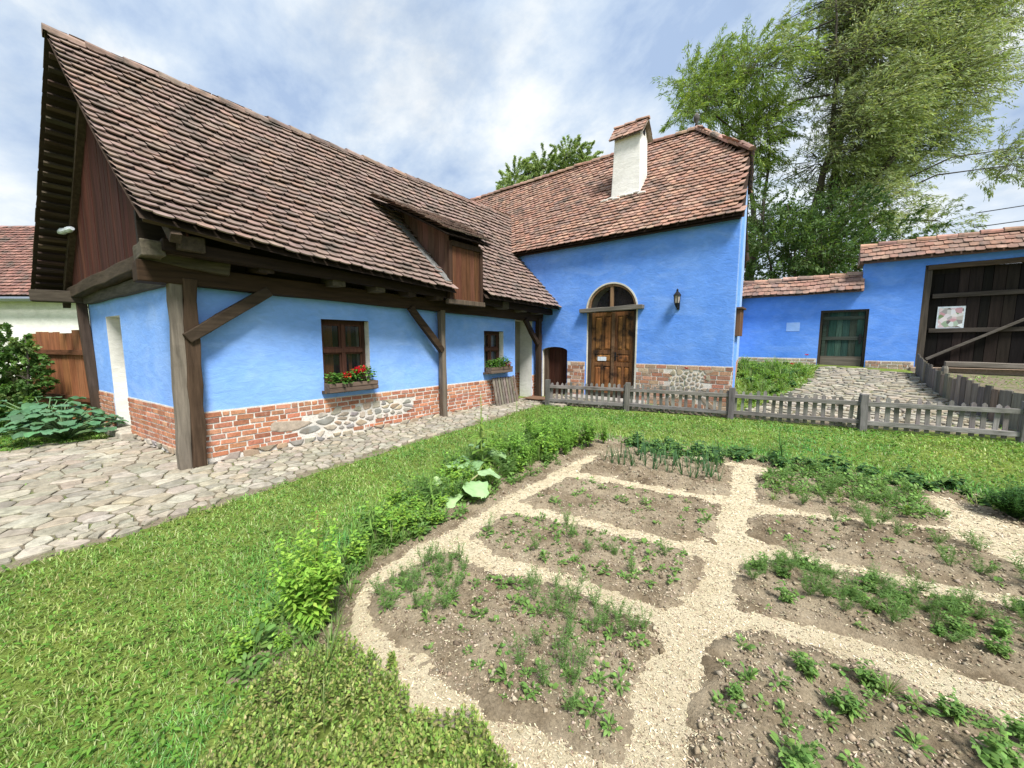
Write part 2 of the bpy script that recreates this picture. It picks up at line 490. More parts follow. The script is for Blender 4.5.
def stone_cells(poly, rfun, seed, tries=6000):
    rg = random.Random(seed)
    xs = [p[0] for p in poly]; ys = [p[1] for p in poly]
    pts = []
    cell = {}
    G = .5
    for _ in range(tries):
        x, y = rg.uniform(min(xs), max(xs)), rg.uniform(min(ys), max(ys))
        r = rfun(x, y) * rg.choice((.55, .7, .85, 1.0, 1.3, 1.8))
        ok = True; ci, cj = int(x // G), int(y // G)
        for i in (-1, 0, 1):
            for j in (-1, 0, 1):
                for (a, b, rr) in cell.get((ci + i, cj + j), ()):
                    if (a - x) ** 2 + (b - y) ** 2 < (r + rr) ** 2 * .8: ok = False; break
                if not ok: break
            if not ok: break
        if ok:
            pts.append((x, y, r)); cell.setdefault((ci, cj), []).append((x, y, r))
    A = np.array(pts); ins = sdist(poly, A[:, 0], A[:, 1])
    res = []
    for k, (x, y, r) in enumerate(pts):
        if ins[k] < .01: continue
        d2 = (A[:, 0] - x) ** 2 + (A[:, 1] - y) ** 2
        idx = np.argsort(d2)[1:16]
        c = clip_cell((x, y), [pts[i][:2] for i in idx], 3 * r)
        if len(c) >= 3: res.append(((x, y, r), c))
    return res

def round_poly(c, shrink, rg, tt=.28):
    cx_, cy_ = sum(p[0] for p in c) / len(c), sum(p[1] for p in c) / len(c)
    out = []
    n = len(c)
    for i in range(n):
        a, b, d = c[i - 1], c[i], c[(i + 1) % n]
        for t in (tt * rg.uniform(.5, 1.4), ):
            out.append((b[0] + (a[0] - b[0]) * t, b[1] + (a[1] - b[1]) * t))
        for t in (tt * rg.uniform(.5, 1.4), ):
            out.append((b[0] + (d[0] - b[0]) * t, b[1] + (d[1] - b[1]) * t))
    res = []
    for x, y in out:
        L = math.hypot(x - cx_, y - cy_) + 1e-6
        k = max(.3, (L - shrink * rg.uniform(.6, 1.5)) / L)
        res.append((cx_ + (x - cx_) * k, cy_ + (y - cy_) * k))
    return res, (cx_, cy_)

def paving(name, poly, rfun, pal, seed, joint, hgt, lvl, tries=6000):
    mb = MB(); rg = random.Random(seed)
    for (x, y, r), c in stone_cells(poly, rfun, seed, tries):
        p, (cx_, cy_) = round_poly(c, joint, rg, .17)
        z = gz(cx_, cy_) + lvl; h = hgt * rg.uniform(.6, 1.25); tx, ty = rg.uniform(-.05, .05), rg.uniform(-.05, .05)
        n = len(p); vsx = []
        for k, dz in ((1.0, -.04), (1.0, h * .6), (.90, h * .98), (.45, h * 1.02)):
            for (a, b) in p:
                X, Y = cx_ + (a - cx_) * k, cy_ + (b - cy_) * k
                vsx.append((X, Y, z + dz + (X - cx_) * tx + (Y - cy_) * ty + (rg.uniform(-.004, .004) if k < 1 else 0)))
        fs = []
        for l in range(3):
            for i in range(n):
                fs.append([l * n + i, l * n + (i + 1) % n, (l + 1) * n + (i + 1) % n, (l + 1) * n + i])
        fs.append(list(range(3 * n, 4 * n)))
        mb.add(vsx, fs, jitc(rg.choice(pal), .12))
    return mb.build(name, M['cobble'])

def brick_face(mb, O, U, Nn, L, z0, z1, skip, pal, bl=.20, bh=.057, joint=.016, proud=.006, blobs=()):
    """bricks standing proud of a mortar backing"""
    O = Vector(O); U = Vector(U).normalized(); Nn = Vector(Nn).normalized(); Z = Vector((0, 0, 1))
    rows = int((z1 - z0) / (bh + joint)); ph = (z1 - z0) / rows
    for r in range(rows):
        v0 = z0 + r * ph; u = -random.uniform(0, bl)
        hd = (r % 2 == 0)
        while u < L:
            l = bl * random.uniform(.85, 1.08) * (.5 if random.random() < .28 else 1)
            a, b = max(u, 0), min(u + l - joint, L); u += l
            if b - a < .04: continue
            um, vm = (a + b) / 2, v0 + ph / 2
            if skip(um, vm): continue
            pr = proud * random.uniform(.5, 1.5); j = lambda: random.uniform(-.005, .005)
            p = [O + U * (a + j()) + Z * (v0 + j()), O + U * (b + j()) + Z * (v0 + j()), O + U * (b + j()) + Z * (v0 + bh + j()), O + U * (a + j()) + Z * (v0 + bh + j())]
            q = [x + Nn * pr for x in p]; e = .006
            cc = sum((Vector(x) for x in q), Vector()) / 4
            q = [x + (cc - x).normalized() * e for x in q]
            mb.add(p + q, [[4, 5, 6, 7], [0, 1, 5, 4], [1, 2, 6, 5], [2, 3, 7, 6], [3, 0, 4, 7]], jitc(random.choice(pal), .2))

def stone_face(mb, O, U, Nn, poly, rfun, pal, seed, joint=.016, proud=.035, tries=1500, asp=1.0):
    poly = [(p[0] / asp, p[1]) for p in poly]; rf0 = rfun; rfun = lambda x, y: rf0(x * asp, y)
    O = Vector(O); U = Vector(U).normalized(); Nn = Vector(Nn).normalized(); Z = Vector((0, 0, 1)); rg = random.Random(seed)
    for (x, y, r), c in stone_cells(poly, rfun, seed, tries):
        p, (cx_, cy_) = round_poly(c, joint, rg); n = len(p); vsx = []; ym_ = max(q[1] for q in poly) + .01; p = [(a, min(b, ym_)) for a, b in p]
        pr = proud * rg.uniform(.5, 1.2)
        for k, d in ((1, -.03), (1, pr * .45), (.85, pr * .9), (.45, pr)):
            for a, b in p:
                vsx.append(O + U * (asp * (cx_ + (a - cx_) * k)) + Z * (cy_ + (b - cy_) * k) + Nn * d)
        fs = []
        for l in range(3):
            for i in range(n): fs.append([l * n + i, l * n + (i + 1) % n, (l + 1) * n + (i + 1) % n, (l + 1) * n + i])
        fs.append(list(range(3 * n, 4 * n)))
        mb.add(vsx, fs, jitc(rg.choice(pal), .15))

# palettes (linear)
TILE_OLD = [(0.249, 0.177, 0.146), (0.238, 0.167, 0.140), (0.268, 0.188, 0.157), (0.227, 0.161, 0.135), (0.254, 0.183, 0.154), (0.243, 0.179, 0.152), (0.272, 0.183, 0.146)]
TILE_RED = [(0.351, 0.192, 0.138), (0.324, 0.182, 0.133), (0.391, 0.226, 0.164), (0.289, 0.171, 0.133), (0.340, 0.210, 0.159), (0.408, 0.259, 0.194), (0.278, 0.182, 0.149)]
BRICK = [(.44, .18, .10), (.40, .16, .09), (.48, .21, .12), (.35, .145, .09), (.42, .21, .14), (.50, .25, .155)]
STONE = [(.38, .33, .26), (.31, .28, .235), (.43, .35, .25), (.37, .27, .19), (.29, .275, .255), (.46, .41, .34)]
PAVE = [(0.315, 0.285, 0.222), (0.357, 0.323, 0.254), (0.281, 0.255, 0.202), (0.391, 0.353, 0.279), (0.323, 0.281, 0.210)]
WK = .62
DARKWOOD = (.060, .036, .022); GREYWOOD = (.17, .145, .12); REDWOOD = (.075, .028, .017)
# ------------------------------------------------------------------ ground, lawn base, paths, beds
def axis(lo, hi, step, far):
    a = list(np.arange(lo, hi + 1e-6, step)); s = step; x = lo; L = []
    while x > -far: s *= 1.5; x -= s; L.append(x)
    s = step; x = hi; Rr = []
    while x < far: s *= 1.5; x += s; Rr.append(x)
    return np.array(L[::-1] + a + Rr)
def grid_mesh(name, xs, ys, zf, mat, keep=None, smooth=True):
    Xg, Yg = np.meshgrid(xs, ys); Zg = zf(Xg, Yg)
    nx, ny = len(xs), len(ys)
    V = np.stack([Xg.ravel(), Yg.ravel(), Zg.ravel()], 1)
    i = np.arange(nx - 1); j = np.arange(ny - 1); I, J = np.meshgrid(i, j)
    a = (J * nx + I).ravel(); F = np.stack([a, a + 1, a + nx + 1, a + nx], 1)
    if keep is not None:
        k = keep(Xg, Yg).ravel(); F = F[k[F].any(axis=1)]
        used = np.unique(F); rm = np.zeros(len(V), int); rm[used] = np.arange(len(used)); V = V[used]; F = rm[F]
    return link_mesh(name, V, F, None, mat, None, smooth)

xs = axis(-13, 9, .2, 900); ys = axis(-4, 17, .2, 900)
tag(grid_mesh('ground', xs, ys, lambda x, y: ground(x, y) - .012 + np.where((np.abs(x) < 14) & (np.abs(y) < 18), (fbm(x * 2, y * 2, 3) - .5) * .018, 0), M['turf']), kind='structure')

CHIPS = [(-2.47, 4.75), (-2.43, 4.18), (-2.43, 2.99), (-2.35, 2.42), (-2.37, 1.69), (-2.3, 1.31), (-2.16, 1.14), (-1.92, .98), (-1.64, .91), (-1.34, .93), (-1.0, 1.02), (-.75, 1.05), (-.44, 1.0), (-.1, .6), (.5, -.2), (2.2, 1.2), (2.2, 4.2), (1.74, 4.31), (1.45, 5.09), (1.3, 5.55), (1.0, 5.65), (.37, 5.70), (-.49, 5.66), (-1.19, 5.62), (-1.93, 5.4)]
BEDS = {
 'onion': [(-2.25, 4.27), (-2.26, 4.79), (-1.64, 5.37), (-.74, 5.33), (-.63, 4.3), (-.92, 4.18), (-1.66, 4.07), (-2.15, 4.03)],
 'bare': [(-2.2, 2.91), (-2.16, 3.73), (-1.68, 3.87), (-.65, 4.02), (-.55, 3.21), (-.76, 3.09), (-1.41, 3.01), (-2.02, 2.89)],
 'seedling': [(-2.1, 2.11), (-2.14, 2.63), (-1.6, 2.77), (-.88, 2.92), (-.57, 2.97), (-.51, 2.64), (-.6, 2.24), (-.82, 2.23), (-1.31, 2.16), (-1.84, 2.05)],
 'dill': [(-2.1, 1.19), (-2.15, 1.42), (-2.12, 1.84), (-1.68, 1.86), (-1.23, 2.02), (-.85, 2.01), (-.6, 2.06), (-.57, 1.96), (-.56, 1.61), (-.51, 1.39), (-.49, 1.25), (-.61, 1.22), (-.87, 1.15), (-1.21, 1.09), (-1.54, 1.08), (-1.88, 1.11)],
 'weedy': [(-.46, 5.07), (-.21, 5.6), (.38, 5.72), (.84, 5.7), (.94, 5.24), (.97, 4.77), (.62, 4.54), (.19, 4.38), (-.37, 4.29)],
 'dug': [(-.4, 3.92), (.25, 4.31), (.88, 4.55), (1.09, 4.23), (1.35, 4.0), (1.3, 3.69), (.88, 3.61), (.46, 3.53), (-.03, 3.45), (-.33, 3.52)],
 'herb': [(-.32, 2.98), (-.08, 3.31), (.22, 3.33), (.65, 3.37), (1.04, 3.51), (1.6, 3.55), (1.7, 2.75), (1.05, 2.59), (.83, 2.69), (.61, 2.64), (.38, 2.67), (0, 2.58), (-.27, 2.46)],
 'mixed': [(-.34, 2.11), (-.19, 2.34), (.1, 2.38), (.43, 2.41), (.76, 2.4), (1.5, 2.4), (1.2, 1.6), (.6, .9), (.1, .75), (-.22, 1.1), (-.28, 1.48), (-.32, 1.79)],
}
BORDER = [(-2.43, .93), (-2.72, 1.26), (-3.12, 2.15), (-3.32, 2.84), (-3.7, 4.2), (-3.5, 5.9), (-2.13, 5.9), (-.54, 6.1), (1.12, 6.05), (1.63, 5.8), (1.9, 4.2), (1.6, 4.3), (1.35, 5.05), (.97, 5.44), (-.48, 5.53), (-1.84, 5.16), (-2.33, 4.62), (-2.37, 4.08), (-2.35, 2.89), (-2.28, 2.35), (-2.31, 1.65), (-2.25, 1.28), (-2.12, 1.11), (-1.87, .9), (-1.8, .6), (-2.1, .5)]
SEDUM = [(-1.95, .50), (-1.93, .75), (-1.84, .9), (-1.59, .92), (-1.31, .92), (-.98, 1.0), (-.73, 1.03), (-.5, .98), (-.3, .6), (-.66, .25), (-1.29, .1), (-1.61, .25), (-1.82, .4)]
PAVE_P = [(-9.3, -.5), (-9.08, .95), (-7.56, 1.15), (-6.12, 1.32), (-6.12, 8.6), (-5.3, 8.3), (-5.25, 7.6), (-4.94, 3.83), (-4.75, 1.88), (-4.61, 1.25), (-4.46, .36), (-4.42, -.25), (-4.3, -.8), (-5.16, -1.6), (-9.5, -2.2)]

def bed_sheet(name, poly, mat, top, edge, namp, nsc, step, drop=.06, wob=.05, grow=0.0):
    x0, x1 = min(p[0] for p in poly) - .15, max(p[0] for p in poly) + .15
    y0, y1 = min(p[1] for p in poly) - .15, max(p[1] for p in poly) + .15
    xs_ = np.arange(x0, x1, step); ys_ = np.arange(y0, y1, step)
    def zf(x, y):
        d = sdist(poly, x, y) + grow + (fbm(x * 9, y * 9, 5) - .5) * wob * 2 + (fbm(x * 30, y * 30, 6, 2) - .375) * wob
        k = np.clip(d / edge + .35, -1, 1)
        prof = np.where(k > 0, np.sqrt(np.maximum(k, 0)) * (top + .001), k * drop)
        return ground(x, y) + prof + (fbm(x * nsc, y * nsc, 9, 4) - .5) * namp * np.clip(k + .2, 0, 1) + (fbm(x * nsc * 5, y * nsc * 5, 21, 2) - .5) * namp * .5
    return grid_mesh(name, xs_, ys_, zf, mat, keep=lambda x, y: sdist(poly, x, y) > -.1), zf

o, chips_z = bed_sheet('path', CHIPS, M['chips'], .016, .08, .012, 6, .04, drop=.1)
tag(o, kind='structure')
o, border_z = bed_sheet('soil', BORDER, M['soil'], .02, .1, .03, 5, .04, drop=.1)
tag(o, kind='structure')
BZ = {}
for k, p in BEDS.items():
    o, BZ[k] = bed_sheet('soil', p, M['soil'], .05, .13, .075, 8, .02, grow=-.005)
    tag(o, kind='structure')

def scatter(poly, dens, seed, jit=None):
    rg = np.random.default_rng(seed)
    x0, x1 = min(p[0] for p in poly), max(p[0] for p in poly); y0, y1 = min(p[1] for p in poly), max(p[1] for p in poly)
    # density falls with the distance from the camera: far blades are wider instead
    n = int((x1 - x0) * (y1 - y0) * dens(0.0))
    x = rg.uniform(x0, x1, n); y = rg.uniform(y0, y1, n)
    d = np.hypot(np.hypot(x, y), H)
    k = rg.random(n) < dens(d) / dens(0.0)
    x, y = x[k], y[k]
    jx = (fbm(x * 4, y * 4, 71) - .47) * .28; jy = (fbm(x * 4, y * 4, 72) - .47) * .28
    m = inside(poly, x + jx, y + jy)
    return x[m], y[m]

def unit(a): return a / (np.linalg.norm(a, axis=1, keepdims=True) + 1e-9)
PROF = {
 'grass': lambda s: (1 - s) ** .55 * (.55 + .45 * np.minimum(1, s * 6)),
 'lance': lambda s: np.sin(pi * np.clip(s * .97 + .03, 0, 1)) ** .8,
 'ovate': lambda s: np.sin(pi * np.clip(s, 0, 1) ** .75) ** .75,
 'round': lambda s: np.sqrt(np.clip(1 - (2 * s - 1) ** 2, 0, 1)),
 'thread': lambda s: 1 - .7 * s,
}
class Blades:
    """many leaf strips in one mesh"""
    def __init__(self): self.V = []; self.F = []; self.C = []; self.n = 0
    def add(self, B, D, S, L, W, droop, nseg, prof, C):
        B = np.atleast_2d(np.asarray(B, float)); n = len(B)
        D = unit(np.broadcast_to(D, (n, 3)).astype(float)); S = np.broadcast_to(S, (n, 3)).astype(float)
        S = unit(S - D * (S * D).sum(1, keepdims=True))
        L = np.broadcast_to(L, (n,)).astype(float); W = np.broadcast_to(W, (n,)).astype(float); droop = np.broadcast_to(droop, (n,)).astype(float)
        s = np.linspace(0, 1, nseg + 1); p = PROF[prof](s)
        c = B[:, None] + D[:, None] * (L[:, None] * s)[..., None]
        c[..., 2] -= (droop * L)[:, None] * s ** 2
        hw = (W[:, None] * p / 2)[..., None] * S[:, None]
        V = np.stack([c - hw, c + hw], 2).reshape(n, -1, 3)
        k = 2 * (nseg + 1)
        q = np.array([[2 * i, 2 * i + 1, 2 * i + 3, 2 * i + 2] for i in range(nseg)])
        F = (np.arange(n)[:, None, None] * k + q[None]).reshape(-1, 4) + self.n
        self.V.append(V.reshape(-1, 3)); self.F.append(F); self.n += n * k
        C = np.broadcast_to(np.asarray(C, float), (n, 3))
        self.C.append(np.repeat(C, k, axis=0))
    def build(self, name, mat, parent=None, smooth=True):
        return link_mesh(name, np.concatenate(self.V), np.concatenate(self.F), np.concatenate(self.C), mat, parent, smooth)

def cols(n, pal, a=.25, rg=rng):
    P = np.array(pal)[rg.integers(0, len(pal), n)]
    return P * (1 + rg.uniform(-a, a, (n, 1))) * (1 + rg.uniform(-a * .3, a * .3, (n, 3)))

# paving stones and cobbles
pv_base = [(p[0], p[1]) for p in PAVE_P]
o, pave_z = bed_sheet('path', pv_base, M['gap'], .008, .1, .01, 4, .06, drop=.08)
tag(o, kind='structure')
def rp(x, y):
    t = min(1, max(0, (y - .9) / 1.0)) if x > -6.3 else 0
    e = max(0, (x + 5.6) / 1.0) if y < 1.5 else 0
    return max(.05, .115 * (1 - t) + .064 * t - .05 * min(1, e))
tag(paving('path', pv_base, rp, PAVE, 5, .010, .016, .010, 22000), kind='structure')
COB_P = [(-5.7, 8.85), (-5.3, 8.2), (-4.9, 7.95), (-1.3, 8.75), (.67, 9.1), (2.3, 9.6), (2.15, 11.5), (1.95, 14.3), (.1, 14.75), (-.15, 12.2), (-1.0, 9.4), (-1.35, 8.82)]
o, cob_z = bed_sheet('path', COB_P, M['gap'], .008, .1, .01, 4, .1, drop=.08)
tag(o, kind='structure')
tag(paving('path', COB_P, lambda x, y: .085, PAVE, 8, .012, .028, .008, 7000), kind='structure')
# bare trodden earth before the barn gate
o, _ = bed_sheet('ground_earth', [(2.1, 9.7), (8, 10.8), (8, 15.2), (2.0, 15.2), (2.1, 12)], M['gap'], .008, .1, .02, 3, .12, drop=.08)
o.name = 'ground'; tag(o, kind='structure')
# ------------------------------------------------------------------ low blue cottage
XW = -6.16; YF = 8.93
house = thing('cottage', 'long low blue cottage with steep tiled roof, corner post, dormer and brick base', 'house', (-8.3, 5.0, 0))
GL = Vector((-10.6, .79, 0)); GR = Vector((XW, 1.3, 0)); GU = (GR - GL).normalized(); GN = Vector((GU.y, -GU.x, 0)); GLEN = (GR - GL).length
# long wall, u = y - 1.3
wl = MB(); rv = None
W1 = (2.92 - 1.3, 3.74 - 1.3, .80, 1.96); W2 = (6.69 - 1.3, 7.40 - 1.3, .86, 1.86); DW = (7.87 - 1.3, 8.62 - 1.3, .05, 2.17)
wall_faces(wl, (XW, 1.3, 0), (0, 1, 0), (0, 0, 1), (1, 0, 0), [0, YF - 1.3], [-.3, .705, 2.5], [W1, W2, DW], .42, MB())
o = wl.build('wall', M['blue_low'], house); o['label'] = 'long limewashed blue wall with two windows'
for hh, nm in ((W1, 'window_reveal'), (W2, 'window_reveal'), (DW, 'doorway_reveal')):
    q = MB(); a, b, c, d_ = hh; Pq = lambda u, v, dd: (XW - dd, 1.3 + u, v)
    for (q0, q1) in (((a, c), (b, c)), ((b, c), (b, d_)), ((b, d_), (a, d_)), ((a, d_), (a, c))):
        q.quad(Pq(*q0, -.001), Pq(*q1, -.001), Pq(*q1, .419), Pq(*q0, .419))
    q.build(nm, M['white'], house)
wg = MB(); rg_ = MB()
GD = (.95, 1.72, .10, 2.03)
wall_faces(wg, GL, GU, (0, 0, 1), GN, [0, GLEN - .001], [-.3, 2.62], [GD], .42, rg_)
wg.build('wall', M['blue_low'], house, label='blue end wall under the boarded gable')
o = rg_.build('doorway_reveal', M['white'], house)
d = MB(); P = GL + GU * GD[0] - GN * .40
d.quad(P + Vector((0, 0, .1)), P + GU * .77 + Vector((0, 0, .1)), P + GU * .77 + Vector((0, 0, 2.03)), P + Vector((0, 0, 2.03)))
d.build('doorway_back', M['white'], house)
# rear and far walls close the body
bk = MB(); bk.box(-10.75, -10.6, .79, 12, -.3, 2.45); bk.build('rear_wall', M['blue_low'], house)
# recess behind the far doorway
rc = MB(); rc.box(-7.35, -6.585, 7.7, 7.8, 0, 2.4); rc.box(-7.35, -6.585, 8.68, 8.78, .75, 2.4); rc.box(-7.45, -7.35, 7.7, 8.78, 0, 2.4)
rc.build('porch_recess', M['cream'], house)

# brick plinth
stone_zone = [(1.1, .14), (1.12, .38), (1.5, .50), (2.1, .48), (2.2, .53), (2.8, .54), (3.3, .52), (3.35, .30), (3.0, .24), (2.4, .20), (1.9, .10)]
def sk_long(u, v):
    if DW[0] - .02 < u < DW[1] + .02: return True
    x = np.array([u]); y = np.array([v])
    if inside(stone_zone, x, y)[0]: return True
    return v < .09 + .03 * math.sin(u * 3) and u < 6
def plinth(O, U, Nn, a, b, skip, depth=.02, z1=.70, zones=()):
    """one stretch of brick base with its mortar bed and stones"""
    O = Vector(O); U = Vector(U).normalized(); Nn = Vector(Nn).normalized(); Z = Vector((0, 0, 1))
    m = MB(); brick_face(m, O + U * a + Nn * .008, U, Nn, b - a, -.06, z1, lambda u, v: skip(u + a, v), BRICK)
    po = m.build('brick_plinth', M['brick'], house); m = MB(); q = []
    for zz_ in (-.2, z1 + .002):
        q += [O + U * a + Nn * .006 + Z * zz_, O + U * b + Nn * .006 + Z * zz_, O + U * b - Nn * depth + Z * zz_, O + U * a - Nn * depth + Z * zz_]
    m.hexa(q); m.build('mortar', M['mortar'], po)
    if zones:
        m = MB()
        for k, (poly, rf_, jn, pr) in enumerate(zones): stone_face(m, O + Nn * .012, U, Nn, poly, rf_, STONE, 3 + k, joint=jn, proud=pr, asp=1.15 if k == 0 and jn > .015 else 2.0)
        m.build('stone_base', M['stone'], po)
    return po
plinth((XW, 1.3, 0), (0, 1, 0), (1, 0, 0), .0, DW[0] - .01, sk_long, zones=[(stone_zone, lambda x, y: .05 + .075 * (1 if 1.1 < x < 1.7 and .15 < y < .45 else 0), .014, .012), ([(0, -.08), (6.4, -.08), (6.4, .10), (0, .10)], lambda x, y: .048, .01, .025)])
plinth((XW, 1.3, 0), (0, 1, 0), (1, 0, 0), DW[1] + .01, YF - 1.3, lambda u, v: False)
plinth(GL, GU, GN, GD[1] + .01, GLEN - .001, lambda u, v: v < .09, zones=[([(GD[1] + .02, -.08), (GLEN, -.08), (GLEN, .10), (GD[1] + .02, .10)], lambda x, y: .048, .01, .03)])
plinth(GL, GU, GN, .0, GD[0] - .02, lambda u, v: v < .09, zones=[([(0, -.08), (GD[0] - .03, -.08), (GD[0] - .03, .10), (0, .10)], lambda x, y: .048, .01, .03)])
plinth((-6.585, 8.678, 0), (-1, 0, 0), (0, -1, 0), 0, .76, lambda u, v: False, z1=.75)
# ledge where plaster meets brick
# timber frame
fr = MB()
def timber(name, p0, p1, w_, h_, col, mat='wood_y', up=(0, 0, 1), n=5, jit=.008, parent=house, bev=.012, label=None):
    m = MB(); m.bar(p0, p1, w_, h_, up, jitc(tuple(c_ * WK for c_ in col), .1), n, jit); return m.build(name, M[mat], parent, bevel=bev, label=label)
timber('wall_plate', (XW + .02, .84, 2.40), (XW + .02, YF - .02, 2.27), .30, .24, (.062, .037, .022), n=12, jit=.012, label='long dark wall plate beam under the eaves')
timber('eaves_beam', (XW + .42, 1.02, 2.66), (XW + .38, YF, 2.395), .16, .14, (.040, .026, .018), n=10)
timber('gable_beam', GL + GU * -.7 - GN * -.10 + Vector((0, 0, 2.46)), GR + GU * .55 + GN * .10 + Vector((0, 0, 2.70)), .24, .18, (.10, .078, .055), 'wood_x', n=10, jit=.012)
timber('gable_beam', GL + GU * .1 + GN * .02 + Vector((0, 0, 2.36)), GR + GU * -.35 + GN * .02 + Vector((0, 0, 2.42)), .14, .17, (.15, .135, .115), 'wood_x', n=8, jit=.01)
# corner post of two pieces, and two slimmer posts along the wall, each with its brace
post = timber('corner_post', (-6.15, 1.12, -.02), (-6.075, 1.17, 2.36), .13, .14, (.30, .255, .205), 'wood_z', up=(1, 0, 0), n=9, jit=.012, label='massive grey corner post of two hewn timbers')
timber('post_timber', (-6.105, 1.255, .02), (-6.045, 1.295, 2.36), .14, .13, (.11, .07, .045), 'wood_z', up=(1, 0, 0), n=9, jit=.012, parent=post)
timber('brace', (-6.02, 1.22, 1.64), (-6.02, 2.16, 2.30), .11, .135, (.085, .06, .042), n=5)
p2 = timber('post', (-6.03, 5.30, .06), (-6.03, 5.28, 2.24), .11, .12, (.24, .19, .145), 'wood_z', up=(1, 0, 0), n=8)
timber('brace', (-5.99, 5.25, 1.42), (-6.0, 4.50, 2.24), .10, .12, (.075, .048, .03), n=4)
p3 = timber('post', (-6.0, 8.72, .03), (-6.0, 8.70, 2.22), .13, .14, (.075, .05, .035), 'wood_z', up=(1, 0, 0), n=8)
timber('brace', (-5.97, 8.62, 1.55), (-5.98, 8.05, 2.18), .10, .12, (.07, .045, .03), n=4)
# beam ends under the eaves
for y in (.98, 2.05, 3.05, 3.75, 4.35, 4.95, 6.2, 6.95, 7.7, 8.4):
    ze = 2.60 - .022 * y + (.05 if y < 3 else 0)
    timber('beam_end', (XW - .3, y, ze), (XW + .46 + random.uniform(-.05, .04), y + random.uniform(-.04, .04), ze - .01), .19, .17, random.choice([(.13, .105, .08), (.08, .055, .04), (.16, .13, .10)]), 'wood_x', n=4, jit=.012)
# corner beam sticking out past the gable
timber('beam_end', (-5.95, 1.7, 2.50), (-6.08, .92, 2.60), .15, .15, (.12, .095, .07), n=4, jit=.012)
timber('beam_end', (-10.55, 1.4, 2.42), (-10.72, .12, 2.40), .2, .2, (.11, .088, .066), n=4, jit=.012)
timber('post', (-10.62, .74, .0), (-10.66, .70, 2.36), .14, .14, (.10, .07, .05), 'wood_z', up=(1, 0, 0), n=6, label='slim dark post at the far end of the end wall')

# gable boarding
th = MB(); th.hexa([GL + GU * (GD[0] - .1) + GN * .16 + Vector((0, 0, -.1)), GL + GU * (GD[1] + .06) + GN * .16 + Vector((0, 0, -.1)), GL + GU * (GD[1] + .06) - GN * .3 + Vector((0, 0, -.1)), GL + GU * (GD[0] - .1) - GN * .3 + Vector((0, 0, -.1)),
         GL + GU * (GD[0] - .1) + GN * .16 + Vector((0, 0, .115)), GL + GU * (GD[1] + .06) + GN * .16 + Vector((0, 0, .115)), GL + GU * (GD[1] + .06) - GN * .3 + Vector((0, 0, .115)), GL + GU * (GD[0] - .1) - GN * .3 + Vector((0, 0, .115))], (.42, .38, .31)); th.build('door_step', M['stone'], house, bevel=.02)
gb = MB()
RX, RZ = -8.36, 5.706
def roof_z_at_gable(u):           # underside of the roof over the end wall
    x = (GL + GU * u).x
    if x > RX: t_ = (x - RX) / 2.9; return RZ - .105 - t_ * (5.706 - 2.87) - .10 * math.sin(pi * min(1, t_))
    t_ = (RX - x) / 2.84; return RZ - .13 - t_ * (5.706 - 2.39) - .09 * math.sin(pi * min(1, t_))
u = -.85
while u < GLEN + .95:
    bw = random.uniform(.085, .15); a, b = u, u + bw - .006; u += bw
    f = lambda t: 2.545 + .245 * (t + .85) / (GLEN + 1.4)
    za, zb = roof_z_at_gable(a), roof_z_at_gable(b)
    if min(za, zb) < f(a) + .012: continue
    of = .15 + random.uniform(-.006, .006)
    q = lambda t, z, o_: GL + GU * t + GN * o_ + Vector((0, 0, z))
    lo = random.uniform(-.03, .02)
    gb.hexa([q(a, f(a) + lo, of), q(b, f(b) + lo, of), q(b, f(b) + lo, of - .025), q(a, f(a) + lo, of - .025), q(a, za, of), q(b, zb, of), q(b, zb, of - .025), q(a, za, of - .025)], jitc(random.choice([(.062, .022, .015), (.045, .017, .012), (.075, .03, .02), (.05, .021, .016)]), .2))
gb.build('gable_boards', M['wood_z'], house, label='red-brown upright boards closing the gable')

# roof surfaces: ridge line to eave line
def rs(a, b, t): return a + (b - a) * t
EZ = [(.83, 2.87), (2.36, 2.705), (5.1, 2.54), (8.95, 2.465)]
def eave_r(s):
    y = rs(.83, 9.02, s); ys_ = [e[0] for e in EZ]; zs_ = [e[1] for e in EZ]
    return Vector((-5.46, y, float(np.interp(y, ys_, zs_))))
def ridge_p(s): 
    return Vector((RX, rs(.515, 10.5, s), RZ - .035 * math.sin(pi * min(1, s * 1.0)) ))
def pt_r(s, t):
    a = ridge_p(s); b = eave_r(s); p = a.lerp(b, t)
    p.z += -.10 * math.sin(pi * t) * 1.0 + .02 * math.sin(s * 17 + t * 5) * (t * (1 - t) * 4)
    p.z += .0
    return p
def pt_l(s, t):
    a = ridge_p(s); b = Vector((-11.2, rs(.122, 12.0, s), 2.39)); p = a.lerp(b, t); p.z -= .08 * math.sin(pi * t); return p
# dormer footprint: leave its mouth free of tiles
DY0, DY1, DX = 5.17, 5.98, -5.60
def keep_r(u_, t_, p): return not (DY0 - .06 < p.y < DY1 + .04 and p.x > -7.0)
rf = MB(); tile_slope(rf, pt_r, 28, .178, TILE_OLD, keep_r)
roof = rf.build('roof', M['tile'], house, label='steep roof of weathered pinkish beaver-tail tiles')
rf = MB(); tile_slope(rf, pt_l, 28, .2, TILE_OLD)
rf.build('roof_slope', M['tile'], roof)
dk = MB()
def deck(mb, pt, ns, ntt, off, skip=None, col=(.04, .028, .02)):
    for i in range(ns):
        for j in range(ntt):
            s0, s1, t0, t1 = i / ns, (i + 1) / ns, j / ntt, (j + 1) / ntt
            q = [Vector(pt(s0, t0)), Vector(pt(s1, t0)), Vector(pt(s1, t1)), Vector(pt(s0, t1))]
            if skip and skip(sum(q, Vector()) / 4): continue
            nn = (q[1] - q[0]).cross(q[3] - q[0]).normalized()
            if nn.z < 0: nn = -nn
            mb.quad(*[p - nn * off for p in q], col)
